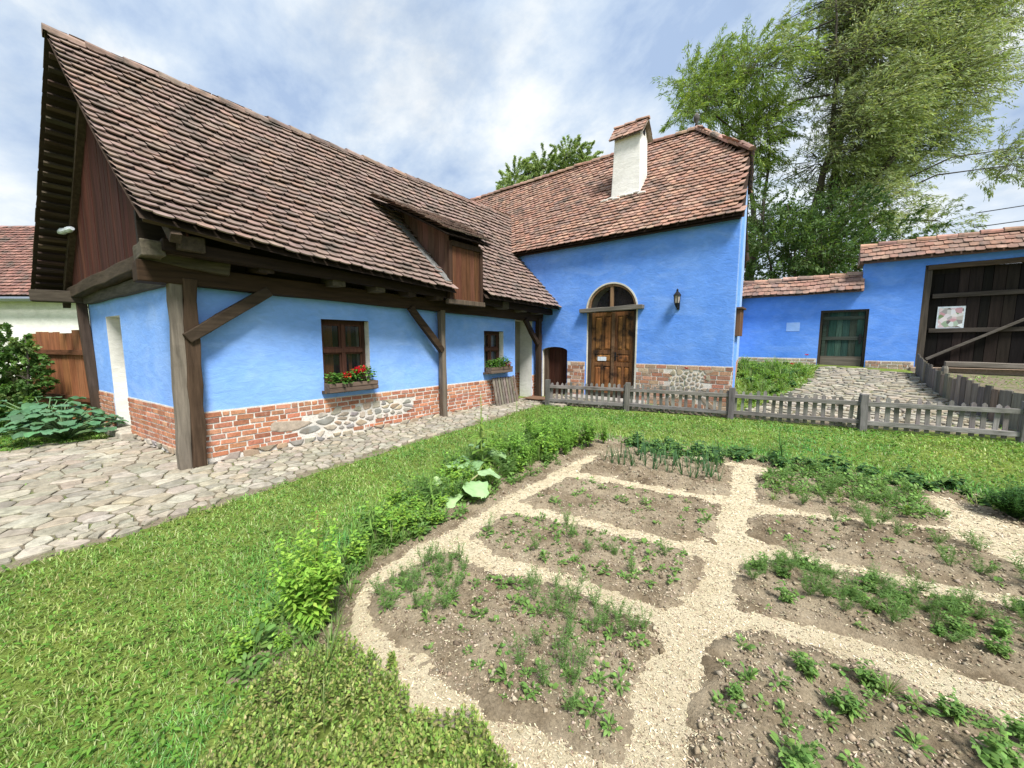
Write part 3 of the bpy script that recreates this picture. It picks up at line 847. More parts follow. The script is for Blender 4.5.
deck(dk, pt_r, 60, 24, .022, lambda p: DY0 < p.y < DY1 and p.x > -6.6); deck(dk, pt_l, 30, 20, .022)
dk.build('roof_deck', M['wood_y'], roof)
# laths and rafters under the overhang
lt = MB()
for t in np.linspace(.015, .985, 27):
    for pt in (pt_l, pt_r):
        a = Vector(pt(.004, t)); b = Vector(pt(.12, t)); nn = Vector((1 if pt is pt_r else -1, 0, 1)).normalized()
        lt.bar(a - nn * .055, b - nn * .055, .06, .045, nn, jitc((.06, .043, .032), .4), 2, .006)
lt.build('roof_laths', M['wood_y'], roof)
rt = MB()
for y in (.62,):
    for pt in (pt_l, pt_r):
        rt.bar(Vector(pt(.035, .02)) - Vector((0, 0, .28)), Vector(pt(.035, .98)) - Vector((0, 0, .18)), .10, .12, (0, 0, 1), (.07, .05, .036), 6, .008)
rt.build('rafter', M['wood_x'], roof)
rr = MB(); ridge_row(rr, (RX, .49, RZ - .035), (RX, 10.4, RZ - .055), 26, .115, TILE_OLD)
rr.build('ridge_tiles', M['tile'], roof)
# soffit closing the space over the beam ends
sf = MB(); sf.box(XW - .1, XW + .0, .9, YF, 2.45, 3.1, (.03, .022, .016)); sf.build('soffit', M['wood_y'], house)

# dormer
dm = MB(); y = DY0
while y < DY1 - .03:
    b = min(DY1, y + random.uniform(.1, .15)); dm.box(DX - .025, DX + random.uniform(0, .006), y, b - .006, 2.40, 3.50, jitc((.10, .042, .022), .3)); y = b
dormer = dm.build('dormer', M['wood_z'], house, label='boarded hoist dormer jutting from the roof')
def on_roof(x, y, up=.05):
    t = (x - RX) / 2.9; s = (y - rs(.515, .83, t)) / (rs(10.5, 9.02, t) - rs(.515, .83, t)); p = pt_r(s, t); return Vector((p.x, p.y, p.z + up))
for yy in (DY0 - .02, DY1):
    ch = MB(); x = -7.12          # boards of the cheek: from the main slope up to the dormer roof
    while x < DX - .05:
        x1 = min(DX - .03, x + random.uniform(.12, .18)); zt = lambda q: 4.46 - (q + 7.15) * .509 - .05
        za, zb = on_roof(x, yy, -.12).z, on_roof(x1, yy, -.12).z
        if zt(x1) > zb + .01:
            ch.hexa([(x, yy, za), (x1 - .005, yy, zb), (x1 - .005, yy + .022, zb), (x, yy + .022, za), (x, yy, max(za + .01, zt(x))), (x1 - .005, yy, zt(x1)), (x1 - .005, yy + .022, zt(x1)), (x, yy + .022, max(za + .01, zt(x)))], jitc((.12, .07, .05), .3))
        x = x1
    ch.build('dormer_cheek', M['wood_z'], dormer)
fl = MB()
fl.bar(on_roof(-6.95, 4.90, .07), on_roof(-5.58, 5.08, .08), .15, .03, (.7, 0, .7), (.17, .17, .165), 3, .004)
fl.build('flashing_board', M['wood_x'], dormer)
dfp = MB()
dfp.box(DX - .06, DX + .02, DY0 - .05, DY0 + .03, 2.42, 3.5, (.055, .03, .02)); dfp.box(DX - .06, DX + .03, DY1 - .02, DY1 + .06, 2.42, 3.5, (.055, .03, .02))
dfp.box(DX - .06, DX + .05, DY0 - .1, DY1 + .1, 2.33, 2.42, (.10, .075, .055)); dfp.box(DX - .06, DX + .035, DY0, DY1, 3.42, 3.52, (.05, .03, .02))
dfp.build('dormer_frame', M['wood_z'], dormer, bevel=.008)
def pt_d(s, t):
    a = Vector((-7.15, rs(4.45, 6.75, s), 4.46)); b = Vector((-5.42, rs(4.95, 6.15, s), 3.58)); p = a.lerp(b, t); p.z += .03 * math.sin(pi * t); return p
dr = MB(); tile_slope(dr, pt_d, 14, .178, TILE_OLD)
drf = dr.build('dormer_roof', M['tile'], dormer)
dd = MB(); deck(dd, pt_d, 6, 8, .025); deck(dd, pt_d, 6, 8, .045); dd.build('dormer_deck', M['wood_x'], drf)

# windows
def window(y0, y1, z0, z1, parent, curtain, rows=2):
    fx = XW - .16
    f = MB(); c = (.055, .026, .018); t = .06
    f.box(fx - .05, fx + .03, y0, y0 + t, z0, z1, c); f.box(fx - .05, fx + .03, y1 - t, y1, z0, z1, c)
    f.box(fx - .05, fx + .034, y0 + t, y1 - t, z1 - t, z1, c); f.box(fx - .05, fx + .034, y0 + t, y1 - t, z0, z0 + t, c)
    w_ = f.build('window', M['wood_z'], parent, bevel=.006)
    ym = (y0 + y1) / 2; zm = z0 + (z1 - z0) * .56
    s = MB(); c2 = (.085, .038, .026)
    s.box(fx - .03, fx + .045, ym - .03, ym + .03, z0 + t, z1 - t, c2)
    s.box(fx - .03, fx + .05, y0 + t, y1 - t, zm - .035, zm + .035, c2)
    for a, b in ((y0 + t, ym - .03), (ym + .03, y1 - t)):
        for d_, e in ((z0 + t, zm - .035), (zm + .035, z1 - t)):
            s.box(fx - .02, fx + .02, a, a + .028, d_, e, c2); s.box(fx - .02, fx + .02, b - .028, b, d_, e, c2)
            s.box(fx - .02, fx + .022, a + .028, b - .028, d_, d_ + .028, c2); s.box(fx - .02, fx + .022, a + .028, b - .028, e - .028, e, c2)
    s.build('sash', M['wood_z'], w_, bevel=.004)
    g = MB(); g.quad((fx, y0 + t, z0 + t), (fx, y1 - t, z0 + t), (fx, y1 - t, z1 - t), (fx, y0 + t, z1 - t)); g.build('pane', M['glass'], w_)
    cu = MB(); n = 26
    for a, b in curtain[1]:
        ya, yb = rs(y0 + .05, y1 - .05, a), rs(y0 + .05, y1 - .05, b)
        for k in range(n):
            p = lambda i: (fx - .10 + .022 * math.sin(i * 1.35), rs(ya, yb, i / n))
            (xa, a_), (xb, b_) = p(k), p(k + 1)
            cu.quad((xa, a_, z0 + .05), (xb, b_, z0 + .05), (xb, b_, z1 - .04), (xa, a_, z1 - .04))
    cu.build('curtain', M[curtain[0]], w_)
    si = MB(); si.bar((XW + .03, y0 - .05, z0 - .02), (XW + .03, y1 + .05, z0 - .02), .16, .045, (0, 0, 1), (.10, .07, .05), 3, .004); si.build('sill', M['wood_y'], w_)
    ln = MB(); ln.box(XW - .16, XW - .003, y0 - .0, y1, z1 - .001, z1 + .05, (.05, .03, .02)); ln.build('lintel', M['wood_y'], w_)
    return w_
window(2.925, 3.735, .825, 1.955, house, ('ochre_cloth', [(.1, .34), (.72, .8)]))
window(6.695, 7.395, .885, 1.855, house, ('cloth', [(.08, .45), (.55, .92)]))
# back room darkness: inner partition so that no daylight crosses the house
ip = MB(); ip.box(-8.1, -8.0, 1.5, 8.9, 0, 3.5, (.08, .07, .06)); ip.box(-10.5, -6.2, 1.3, 8.9, 2.66, 2.72, (.08, .06, .05)); ip.build('inner_wall', M['wood_z'], house)

# white spotlight under the verge, power cable down the wall
sl = thing('spotlight', 'small white spotlight fixed under the left roof overhang', 'lamp', (-9.95, .62, 3.45))
b = MB(); b.tube([(-9.87, .65, 3.48), (-9.95, .62, 3.47), (-10.0, .59, 3.46)], [.03, .05, .045], 10); b.build('lamp_body', M['plate'], sl)
b = MB(); b.tube([(-10.0, .59, 3.46), (-10.08, .55, 3.45), (-10.25, .48, 3.43)], [.03, .055, .01], 10); b.build('lamp_hood', M['plate'], sl)
cb = MB(); pts = [(-14.5, 3.8, 2.0)] + [Vector((-14.5, 3.8, 2.0)).lerp(Vector((-10.7, .7, 2.28)), t) - Vector((0, 0, .25 * math.sin(pi * t))) for t in (.2, .4, .6, .8)] + [(-10.7, .70, 2.28)]
cb.tube(pts, .012, 6); tag(cb.build('power_cable', M['cable'], None, True), 'thin black cable sagging from the neighbouring house to the cottage corner', 'cable')
# ------------------------------------------------------------------ tall blue house
tall = thing('house', 'tall blue house with arched double door, white chimney and half-hipped tile roof', 'house', (-6, 11.9, 0))
FX1 = -1.36; A_ = R(-7.2); SD = Vector((math.sin(A_), math.cos(A_), 0)); SC = Vector((FX1, YF, 0)); SL = 6.0
RYT, RZT = 11.93, 7.33; EYT, EZT = 8.77, 4.06
slope_t = (RZT - EZT) / (RYT - EYT)
DX0, DX1, DZ0, DZS, DZT = -4.665, -3.395, .20, 2.38, 3.0      # door opening, spring line, crown
CX0, CX1 = -6.02, -5.23
fm = MB(); frv = MB()
hA = (DX0 - (-6.5), DX1 - (-6.5), -.1, DZT + .03); hC = (CX0 + 6.5, CX1 + 6.5, -.1, 1.5)
ZTOP = EZT + (YF - EYT) * slope_t - .07
wall_faces(fm, (-6.5, YF, 0), (1, 0, 0), (0, 0, 1), (0, -1, 0), [0, FX1 + 6.48], [-.3, 1.10, ZTOP], [hA, hC], .5, frv)
fm.box(-11.4, -6.5, YF, YF + .5, 2.2, ZTOP)
# spandrels of the door arch and the flat arch of the cellar
def spandrel(mb, x0, x1, zs, zt, top, y0, y1, flat=None):
    cx_ = (x0 + x1) / 2; rx = (x1 - x0) / 2; n = 16
    arc = [(cx_ - rx * math.cos(pi * i / n), zs + (zt - zs) * math.sin(pi * i / n)) for i in range(n + 1)]
    for i in range(n):
        (xa, za), (xb, zb) = arc[i], arc[i + 1]
        mb.quad((xa, y0, za), (xb, y0, zb), (xb, y0, top), (xa, y0, top))
        frv.quad((xa, y0, za), (xa, y1, za), (xb, y1, zb), (xb, y0, zb))
    return arc
arc = spandrel(fm, DX0, DX1, DZS, DZT, DZT + .03, YF, YF + .5)
spandrel(fm, CX0, CX1, 1.36, 1.47, 1.5, YF, YF + .5)
fm.build('wall', M['blue_tall'], tall, label='blue front wall with the arched doorway')
frv.build('doorway_reveal', M['cream'], tall)
# side gable wall with the half hip
sm = MB()
def sp(q, z): p = SC + SD * q; return (p.x, p.y, z)
hip_z = 5.86; qh = (hip_z - EZT) / slope_t + EYT - YF
prof = [(.004, -.3), (SL, -.3), (SL, ZTOP - .06), (SL - qh, hip_z - .14), (qh, hip_z - .14), (.004, ZTOP - .03)]
inn = Vector((-.4, 0, 0))
sm.prism([sp(q, z) for q, z in prof], inn)
sm.build('wall', M['blue_pale'], tall, label='pale blue side wall with its half-hipped gable')
bm_ = MB(); bm_.box(-11.4, -2.2, 14.83, 14.95, -.2, ZTOP); bm_.box(-11.4, -11.3, 9.0, 14.83, -.2, 5.5); bm_.build('rear_wall', M['blue_tall'], tall)
# brick base
def sk_f(u, v):
    x = u - 6.2
    if CX0 - .08 < x < CX1 + .06 or DX0 - .06 < x < DX1 + .05: return True
    return inside(zoneT, np.array([u]), np.array([v]))[0]
zoneT = [(3.55, .35), (4.35, .3), (4.4, 1.0), (3.6, .98)]
TB = [(.40, .19, .12), (.36, .18, .12), (.44, .26, .17), (.40, .27, .19), (.45, .33, .24)]
for a, b in ((-6.16, CX0 - .01), (CX1 + .01, DX0 - .04), (DX1 + .04, FX1)):
    tb = MB(); brick_face(tb, (a, YF - .004, 0), (1, 0, 0), (0, -1, 0), b - a, .0, 1.095, lambda u, v: sk_f(u + a + 6.2, v), TB, bl=.25, bh=.075)
    tp = tb.build('brick_plinth', M['brick'], tall)
    tm = MB(); tm.box(a, b, YF - .003, YF + .05, -.2, 1.098); tm.build('mortar', M['mortar'], tp)
tb = MB(); brick_face(tb, SC + Vector((.004, 0, 0)), SD, (1, .1, 0), 5.0, .0, 1.095, lambda u, v: False, TB, bl=.25, bh=.075); tb.build('brick_plinth', M['brick'], tall)
ts = MB(); stone_face(ts, (-6.2, YF - .006, 0), (1, 0, 0), (0, -1, 0), zoneT, lambda x, y: .055, [(.45, .38, .28), (.40, .34, .26), (.36, .30, .23)], 9, joint=.018, proud=.012); ts.build('stone_patch', M['stone'], tp)
# roof
def pt_f(u_, t):
    x = rs(-11.6, -1.1, u_); return Vector((x, rs(RYT, EYT - .04, t), rs(RZT, EZT - .02, t) - .09 * math.sin(pi * t) + .04 * math.sin(x * .9) * (1 - t) * .6))
def verge_x(t):
    y = rs(RYT, EYT, t); z = rs(RZT, EZT, t)
    ve = FX1 + SD.x * (y - YF) + .045
    if z > hip_z: ve = rs(-2.98, ve, np.clip((RZT - z) / (RZT - hip_z), 0, 1))
    return ve
tr = MB(); tile_slope(tr, pt_f, 31, .172, TILE_RED, lambda u_, t, p: p.x < verge_x(t) - .06, lift=.062)
troof = tr.build('roof', M['tile'], tall, label='orange-red beaver-tail tile roof with a half hip')
tk = MB()
for i in range(20):
    t0, t1 = i / 20, (i + 1) / 20
    p = [pt_f(0, t0), Vector((verge_x(t0), 0, 0)), Vector((verge_x(t1), 0, 0)), pt_f(0, t1)]
    p[1].y, p[1].z = pt_f(.5, t0).y, pt_f(.9, t0).z; p[2].y, p[2].z = pt_f(.5, t1).y, pt_f(.9, t1).z
    for off in (.02, .07): tk.quad(*[q - Vector((0, -.6, .8)) * off for q in p], (.045, .03, .022))
hipA = Vector((-2.98, RYT, RZT)); hipB = Vector((verge_x(.455) + .01, EYT + (hip_z - EZT) / slope_t, hip_z)); hipC = hipB + Vector((-.40, 2 * (RYT - hipB.y), 0))
tk.quad(hipA, hipB, hipC, hipC, (.1, .06, .04))
tk.quad((-11.6, RYT, RZT - .02), hipA, hipC, (-11.6, hipC.y, hip_z), (.1, .06, .04)); tk.quad((-11.6, hipC.y, hip_z), hipC, (-2.1, 15.2, EZT), (-11.6, 15.2, EZT), (.1, .06, .04))
tk.quad((-11.6, RYT, RZT), (-11.6, 15.2, EZT), (-11.6, EYT, EZT), (-11.6, RYT, RZT), (.2, .16, .12))
tk.build('roof_deck', M['wood_x'], troof)
hp = MB()
def pt_h(u_, t): return hipA.lerp(hipB.lerp(hipC, u_), .02 + .98 * t) + Vector((.03, 0, .02))
for r in range(12):
    pass
def pt_h2(u_, t):
    c = hipB.lerp(hipC, u_); top = Vector((hipA.x, c.y, RZT)); return top.lerp(c, t) + Vector((.02, 0, .02))
tile_slope(hp, pt_h2, 13, .175, TILE_RED, lambda u_, t, p: abs(u_ - .5) < t * .5)
hp.build('hip_slope', M['tile'], troof)
bs = MB()
def pt_b(u_, t): x = rs(-11.6, -2.0, u_); return Vector((x, rs(RYT, 15.2, t), rs(RZT, EZT, t)))
tile_slope(bs, pt_b, 24, .24, TILE_RED, lambda u_, t, p: p.x < -2.98 + .9 * min(1, t / .45)); bs.build('rear_slope', M['tile'], troof)
rg2 = MB(); ridge_row(rg2, (-11.6, RYT, RZT + .03), (-2.92, RYT, RZT + .03), 27, .12, TILE_RED); ridge_row(rg2, hipA + Vector((-.05, 0, .04)), hipB + Vector((.0, -.02, .03)), 6, .10, TILE_RED); ridge_row(rg2, hipA + Vector((-.05, 0, .04)), hipC + Vector((.0, .02, .03)), 6, .10, TILE_RED)
rg2.build('ridge_tiles', M['tile'], troof)
ev = MB(); ev.box(-6.9, FX1 - .02, EYT + .04, YF - .004, EZT - .06, EZT - .035, (.05, .032, .022)); ev.build('eaves_board', M['wood_x'], troof)
# small knob on the ridge end
kn = MB(); kn.lathe((-3.05, RYT, RZT + .12), [(.05, 0), (.03, .1), (.075, .17), (.085, .24), (.05, .32), (.01, .36)], 10, (.08, .075, .07)); kn.build('finial', M['stone'], troof, True)

# chimney
cy0, cy1, cx0, cx1 = 10.1, 10.62, -4.63, -3.87
cm = MB()
cm.hexa([(cx0 - .02, cy0 - .02, 5.2), (cx1 + .02, cy0 - .02, 5.2), (cx1 + .02, cy1, 5.2), (cx0 - .02, cy1, 5.2), (cx0 + .03, cy0 + .02, 6.86), (cx1 - .03, cy0 + .02, 6.86), (cx1 - .03, cy1, 6.86), (cx0 + .03, cy1, 6.86)])
chim = cm.build('chimney', M['white'], tall, bevel=.02, label='whitewashed chimney with its own little tiled roof')
cg = MB(); ym = (cy0 + cy1) / 2
cg.prism([(cx1 - .035, cy0 + .02, 6.858), (cx1 - .035, cy1, 6.858), (cx1 - .035, ym, 7.2)], (-.7, 0, 0)); cg.build('chimney_gable', M['white'], chim)
vt = MB(); vt.box(cx1 - .034, cx1 - .026, ym - .07, ym + .07, 6.9, 7.08, (.02, .02, .02)); vt.build('smoke_vent', M['iron'], chim)
cr = MB()
for sgn in (-1, 1):
    def pt_c(u_, t, sgn=sgn):
        return Vector((rs(cx0 - .08, cx1 + .08, u_), ym + sgn * .36 * t, 7.27 - .43 * t))
    tile_slope(cr, pt_c, 4, .16, TILE_RED, None, lift=.028)
    deck(cr, pt_c, 2, 2, .02, None, (.3, .25, .2))
ridge_row(cr, (cx0 - .08, ym, 7.27), (cx1 + .06, ym, 7.27), 3, .07, TILE_RED)
cr.build('chimney_cap', M['tile'], chim)
fs_ = MB()
for k in range(7):
    x = cx0 - .16 + k * .17; y = cy0 - .08 + random.uniform(-.05, .03); zz_ = EZT + (y - EYT) * slope_t + .03
    fs_.tube([(x - .1, y, zz_), (x, y, zz_ + .01), (x + .1, y - .01, zz_)], [.02, .03, .02], 6)
fs_.build('mortar_flashing', M['white'], chim)

# double door
YD = YF + .10
dr_ = MB(); cW = (.14, .075, .04)
dr_.box(DX0, DX0 + .09, YD - .03, YD + .08, DZ0 - .1, DZS - .0, (.065, .045, .032)); dr_.box(DX1 - .09, DX1, YD - .03, YD + .08, DZ0 - .1, DZS, (.085, .055, .035))
door = dr_.build('door_frame', M['door_wood'], tall, bevel=.006, label='weathered double door frame under the fanlight')
tn = MB(); tn.bar((DX0 - .16, YF - .05, DZS - .0), (DX1 + .18, YF - .05, DZS + .03), .17, .10, (0, 0, 1), (.155, .14, .12), 6, .008); tn.build('transom_beam', M['wood_x'], door, bevel=.01)
for side in (0, 1):
    xa = DX0 + .09 + (.0 if side == 0 else .60); xb = xa + (.60 if side == 0 else DX1 - .09 - DX0 - .09 - .60)
    lf = MB(); c = random.choice([(.19, .085, .034)]); z0, z1 = DZ0, DZS - .05
    T = .085
    lf.box(xa + .003, xb - .003, YD + .02, YD + .05, z0, z1, jitc((.10, .045, .022), .1))
    lf.box(xa + .003, xa + T, YD, YD + .02, z0, z1, jitc(c)); lf.box(xb - T, xb - .003, YD, YD + .02, z0, z1, jitc(c))
    rails = [(z0, z0 + .16), (z0 + .80, z0 + .90), (z0 + 1.10, z0 + 1.20), (z1 - .10, z1)]
    for a, b in rails: lf.box(xa + T, xb - T, YD + .001, YD + .019, a, b, jitc(c))
    xm = (xa + xb) / 2
    for k in range(3):
        a, b = rails[k][1], rails[k + 1][0]
        if k != 1: lf.box(xm - .03, xm + .03, YD + .002, YD + .018, a, b, jitc(c))
        for (p, q) in (((xa + T, xm - .03), (xm + .03, xb - T)) if k != 1 else ((xa + T, xb - T),)):
            cc = jitc((.30, .13, .042), .25)
            lf.hexa([(p + .01, YD + .02, a + .01), (p + .01, YD + .02, b - .01), (q - .01, YD + .02, b - .01), (q - .01, YD + .02, a + .01), (p + .045, YD + .003, a + .05), (p + .045, YD + .003, b - .05), (q - .045, YD + .003, b - .05), (q - .045, YD + .003, a + .05)], cc)
    # worn, blackened foot of the leaf
    lf.box(xa + .01, xb - .01, YD - .006, YD - .001, z0, z0 + .12, (.06, .05, .042))
    leafo = lf.build('door_leaf', M['door_wood'], door, bevel=.004)
    if side == 0:
        pl = MB(); pl.box(xm - .12, xm + .11, YD - .006, YD + .001, z0 + .93, z0 + 1.03); pl.build('name_plate', M['plate'], leafo)
        ov = MB(); ov.box(xb - .05, xb + .02, YD - .025, YD - .001, z0, z1, (.19, .11, .06)); ov.build('cover_strip', M['door_wood'], leafo)
    else:
        hd = MB(); hd.box(xa + .03, xa + .07, YD - .012, YD, z0 + .95, z0 + 1.15); hd.tube([(xa + .05, YD - .01, z0 + 1.06), (xa + .05, YD - .06, z0 + 1.06), (xa + .14, YD - .065, z0 + 1.05)], .012, 6); hd.build('handle', M['iron'], leafo)
# fanlight
fa = MB(); n = 18; cx_ = (DX0 + DX1) / 2; rx = (DX1 - DX0) / 2; rz = DZT - DZS
for i in range(n):
    def ap(i, k, y): a = pi * i / n; return (cx_ - rx * k * math.cos(a), y, DZS + .04 + (rz - .04) * k * math.sin(a))
    fa.hexa([ap(i, .90, YF + .02), ap(i + 1, .90, YF + .02), ap(i + 1, .90, YF + .10), ap(i, .90, YF + .10), ap(i, 1.0, YF + .02), ap(i + 1, 1.0, YF + .02), ap(i + 1, 1.0, YF + .10), ap(i, 1.0, YF + .10)], (.24, .15, .085))
fa.box(cx_ - .035, cx_ + .035, YF + .02, YF + .09, DZS + .05, DZS + .04 + (rz - .04) * .91, (.24, .15, .085))
fan = fa.build('fanlight', M['wood_z'], door, label='semicircular fanlight with a central bar')
gl = MB()
for i in range(n):
    def aq(i): a = pi * i / n; return (cx_ - rx * .9 * math.cos(a), YF + .07, DZS + .04 + (rz - .04) * .9 * math.sin(a))
    gl.add([(cx_, YF + .07, DZS + .04), aq(i), aq(i + 1)], [[0, 1, 2]])
gl.build('pane', M['glass'], fan)
rim = MB()
for i in range(n):
    def ar(i, k, y): a = pi * i / n; return (cx_ - (rx + k) * math.cos(a), y, DZS + (rz + k) * math.sin(a))
    rim.hexa([ar(i, .0, YF - .012), ar(i + 1, .0, YF - .012), ar(i + 1, .0, YF + .01), ar(i, .0, YF + .01), ar(i, .035, YF - .012), ar(i + 1, .035, YF - .012), ar(i + 1, .035, YF + .01), ar(i, .035, YF + .01)])
rim.box(DX1 + .0, DX1 + .035, YF - .012, YF + .01, .2, DZS); rim.build('arch_edge', M['cream'], fan)
hl = MB(); hl.box(-5.0, -3.1, YF + .5, YF + .52, 0, 3.3, (.02, .018, .016)); hl.build('hall_wall', M['wood_x'], tall)
# cellar hatch
ce = MB()
x = CX0
while x < CX1 - .02:
    b = min(CX1, x + random.uniform(.12, .17)); ce.box(x + .002, b - .002, YF + .18, YF + .215, .05, 1.46, jitc((.055, .022, .016), .2)); x = b
ce.box(CX0 + .0, CX0 + .12, YF + .09, YF + .17, -.1, 1.45, (.10, .07, .05)); ce.build('cellar_door', M['wood_z'], tall, label='low dark red cellar door in the corner')
# meter box on the side wall corner
mbx = MB(); q = SC + SD * .25; mbx.box(q.x - .02, q.x + .10, q.y - .16, q.y + .22, 1.72, 2.26, (.13, .07, .04)); mbx.box(q.x - .03, q.x + .14, q.y - .2, q.y + .26, 2.26, 2.30, (.10, .06, .04)); mbx.build('meter_box', M['wood_z'], tall, bevel=.008)
# lantern
la = thing('wall_lantern', 'small black iron lantern on the tall blue wall beside the arched door', 'lantern', (-2.47, YF, 2.55))
b = MB(); b.box(-2.50, -2.44, YF - .02, YF, 2.30, 2.48); b.tube([(-2.47, YF - .01, 2.36), (-2.47, YF - .09, 2.34), (-2.47, YF - .12, 2.42)], .014, 6); b.build('bracket', M['iron'], la)
b = MB(); b.lathe((-2.47, YF - .12, 2.42), [(.028, 0), (.052, .02), (.064, .17), (.03, .18)], 6); b.build('lantern_glass', M['lamp_glass'], la)
b = MB(); b.lathe((-2.47, YF - .12, 2.59), [(.085, 0), (.075, .025), (.03, .08), (.02, .10), (.026, .12), (.005, .15)], 6)
for k in range(6):
    a = 2 * pi * k / 6; b.tube([(-2.47 + .055 * math.cos(a), YF - .12 + .055 * math.sin(a), 2.44), (-2.47 + .067 * math.cos(a), YF - .12 + .067 * math.sin(a), 2.59)], .007, 4)
b.lathe((-2.47, YF - .12, 2.33), [(.005, 0), (.025, .03), (.052, .085), (.056, .10)], 6); b.build('lantern_cage', M['iron'], la)
stp = MB(); stp.box(-5.0, -3.1, 8.5, YF - .01, -.1, .24, (.34, .32, .29)); stp.build('door_step', M['stone'], tall, bevel=.02)

# ------------------------------------------------------------------ yard wall with garden door and barn gate
YB = 14.9
yw = thing('yard_wall', 'blue courtyard wall with a tiled coping, stepping up to the barn gate', 'wall', (1, YB, 1))
BX0, BX1, BZ0, BZ1 = -.04, 1.03, .84, 2.53
GX0, GX1, GZ0, GZ1 = 2.04, 6.4, .9, 3.60
m = MB(); rv2 = MB()
wall_faces(m, (-2.3, YB, 0), (1, 0, 0), (0, 0, 1), (0, -1, 0), [0, 3.5], [-.2, 1.0, 3.02], [(BX0 + 2.3, BX1 + 2.3, -.1, BZ1)], .45, rv2)
m.build('wall', M['blue_wall'], yw, label='lower stretch of blue wall with the green garden door')
m = MB()
wall_faces(m, (1.2, YB, 0), (1, 0, 0), (0, 0, 1), (0, -1, 0), [0, 6.2], [-.2, 1.0, 3.86], [(GX0 - 1.2, GX1 - 1.2, -.1, GZ1)], .45, rv2)
wall_faces(m, (.83, YB, 0), (1, 0, 0), (0, 0, 1), (0, -1, 0), [0, .37], [3.02, 3.86], [], .45)
m.build('wall', M['blue_wall'], yw, label='taller stretch of blue wall round the barn gate')
rv2.build('reveal', M['cream'], yw)
for a, b, z0_, z1_ in ((-2.3, BX0 - .01, .85, 1.10), (BX1 + .02, GX0 - .02, .70, 1.07)):
    bp = MB(); brick_face(bp, (a, YB - .004, 0), (1, 0, 0), (0, -1, 0), b - a, z0_, z1_, lambda u, v: False, [(.38, .25, .17), (.42, .32, .24), (.36, .28, .21)])
    bpo = bp.build('brick_plinth', M['brick'], yw)
    m = MB(); m.box(a, b, YB - .003, YB + .03, .2, z1_ + .005); m.build('mortar', M['mortar'], bpo)
def coping(x0, x1, z, name):
    mb = MB()
    for sgn in (-1, 1):
        def pc(u_, t, sgn=sgn): return Vector((rs(x0, x1, u_), YB + .22 + sgn * (.02 + .50 * t), z + .50 - .50 * t + .02 * math.sin(u_ * 9)))
        tile_slope(mb, pc, 4, .165, [tuple(q * .82 for q in c_) for c_ in TILE_RED], None, lift=.055); deck(mb, pc, 4, 2, .025, None, (.16, .09, .06))
    mb.quad((x0, YB - .3, z - .0), (x0, YB + .74, z), (x0, YB + .22, z + .48), (x0, YB + .22, z + .48), (.3, .2, .15))
    mb.quad((x0, YB - .28, z + .0), (x1, YB - .28, z + .0), (x1, YB + .72, z + .0), (x0, YB + .72, z + .0), (.2, .12, .08))
    o = mb.build(name, M['tile'], yw)
    rr = MB(); ridge_row(rr, (x0, YB + .22, z + .49), (x1, YB + .22, z + .49), max(3, int((x1 - x0) / .36)), .12, TILE_RED); rr.build('ridge_tiles', M['tile'], o)
coping(-2.2, .86, 3.02, 'coping'); coping(.72, 7.4, 3.78, 'coping')
# pale repair patch
m = MB(); m.box(-.86, -.52, YB - .006, YB + .01, 1.93, 2.2); m.build('plaster_patch', M['blue_pale'], yw)
# garden door
gd = MB(); x = BX0 + .06
while x < BX1 - .07:
    b = min(BX1 - .06, x + random.uniform(.13, .2)); gd.box(x + .003, b - .003, YB + .16, YB + .19, BZ0 + .05, BZ1 - .06, jitc(random.choice([(.028, .07, .052), (.04, .08, .06), (.05, .065, .05)]), .25)); x = b
gd.box(BX0 + .05, BX1 - .05, YB + .195, YB + .21, BZ0 + .05, BZ1 - .06, (.02, .03, .025)); gdo = gd.build('garden_door', M['wood_z'], yw, label='weathered dark green plank door in the blue wall')
m = MB()
for z in (BZ0 + .12, 1.66, BZ1 - .28): m.box(BX0 + .07, BX1 - .07, YB + .125, YB + .158, z, z + .1, jitc((.05, .06, .048)))
m.box(BX0 + .08, BX0 + .16, YB + .122, YB + .157, BZ0 + .2, 2.1, (.04, .06, .045)); m.build('door_rail', M['wood_x'], gdo)
m = MB(); m.box(BX0 + .07, BX1 - .07, YB + .12, YB + .15, BZ0 + .0, BZ0 + .34, (.14, .12, .095)); m.build('kick_board', M['wood_x'], gdo)
m = MB(); m.box(BX0, BX0 + .06, YB + .05, YB + .2, .7, BZ1, (.05, .04, .03)); m.box(BX1 - .06, BX1, YB + .05, YB + .2, .7, BZ1, (.05, .04, .03)); m.box(BX0 + .06, BX1 - .06, YB + .05, YB + .2, BZ1 - .06, BZ1, (.05, .04, .03)); m.build('door_frame', M['wood_z'], gdo)
m = MB(); m.box(BX1 - .16, BX1 - .11, YB + .1, YB + .125, 1.55, 1.82); m.build('latch', M['iron'], gdo)
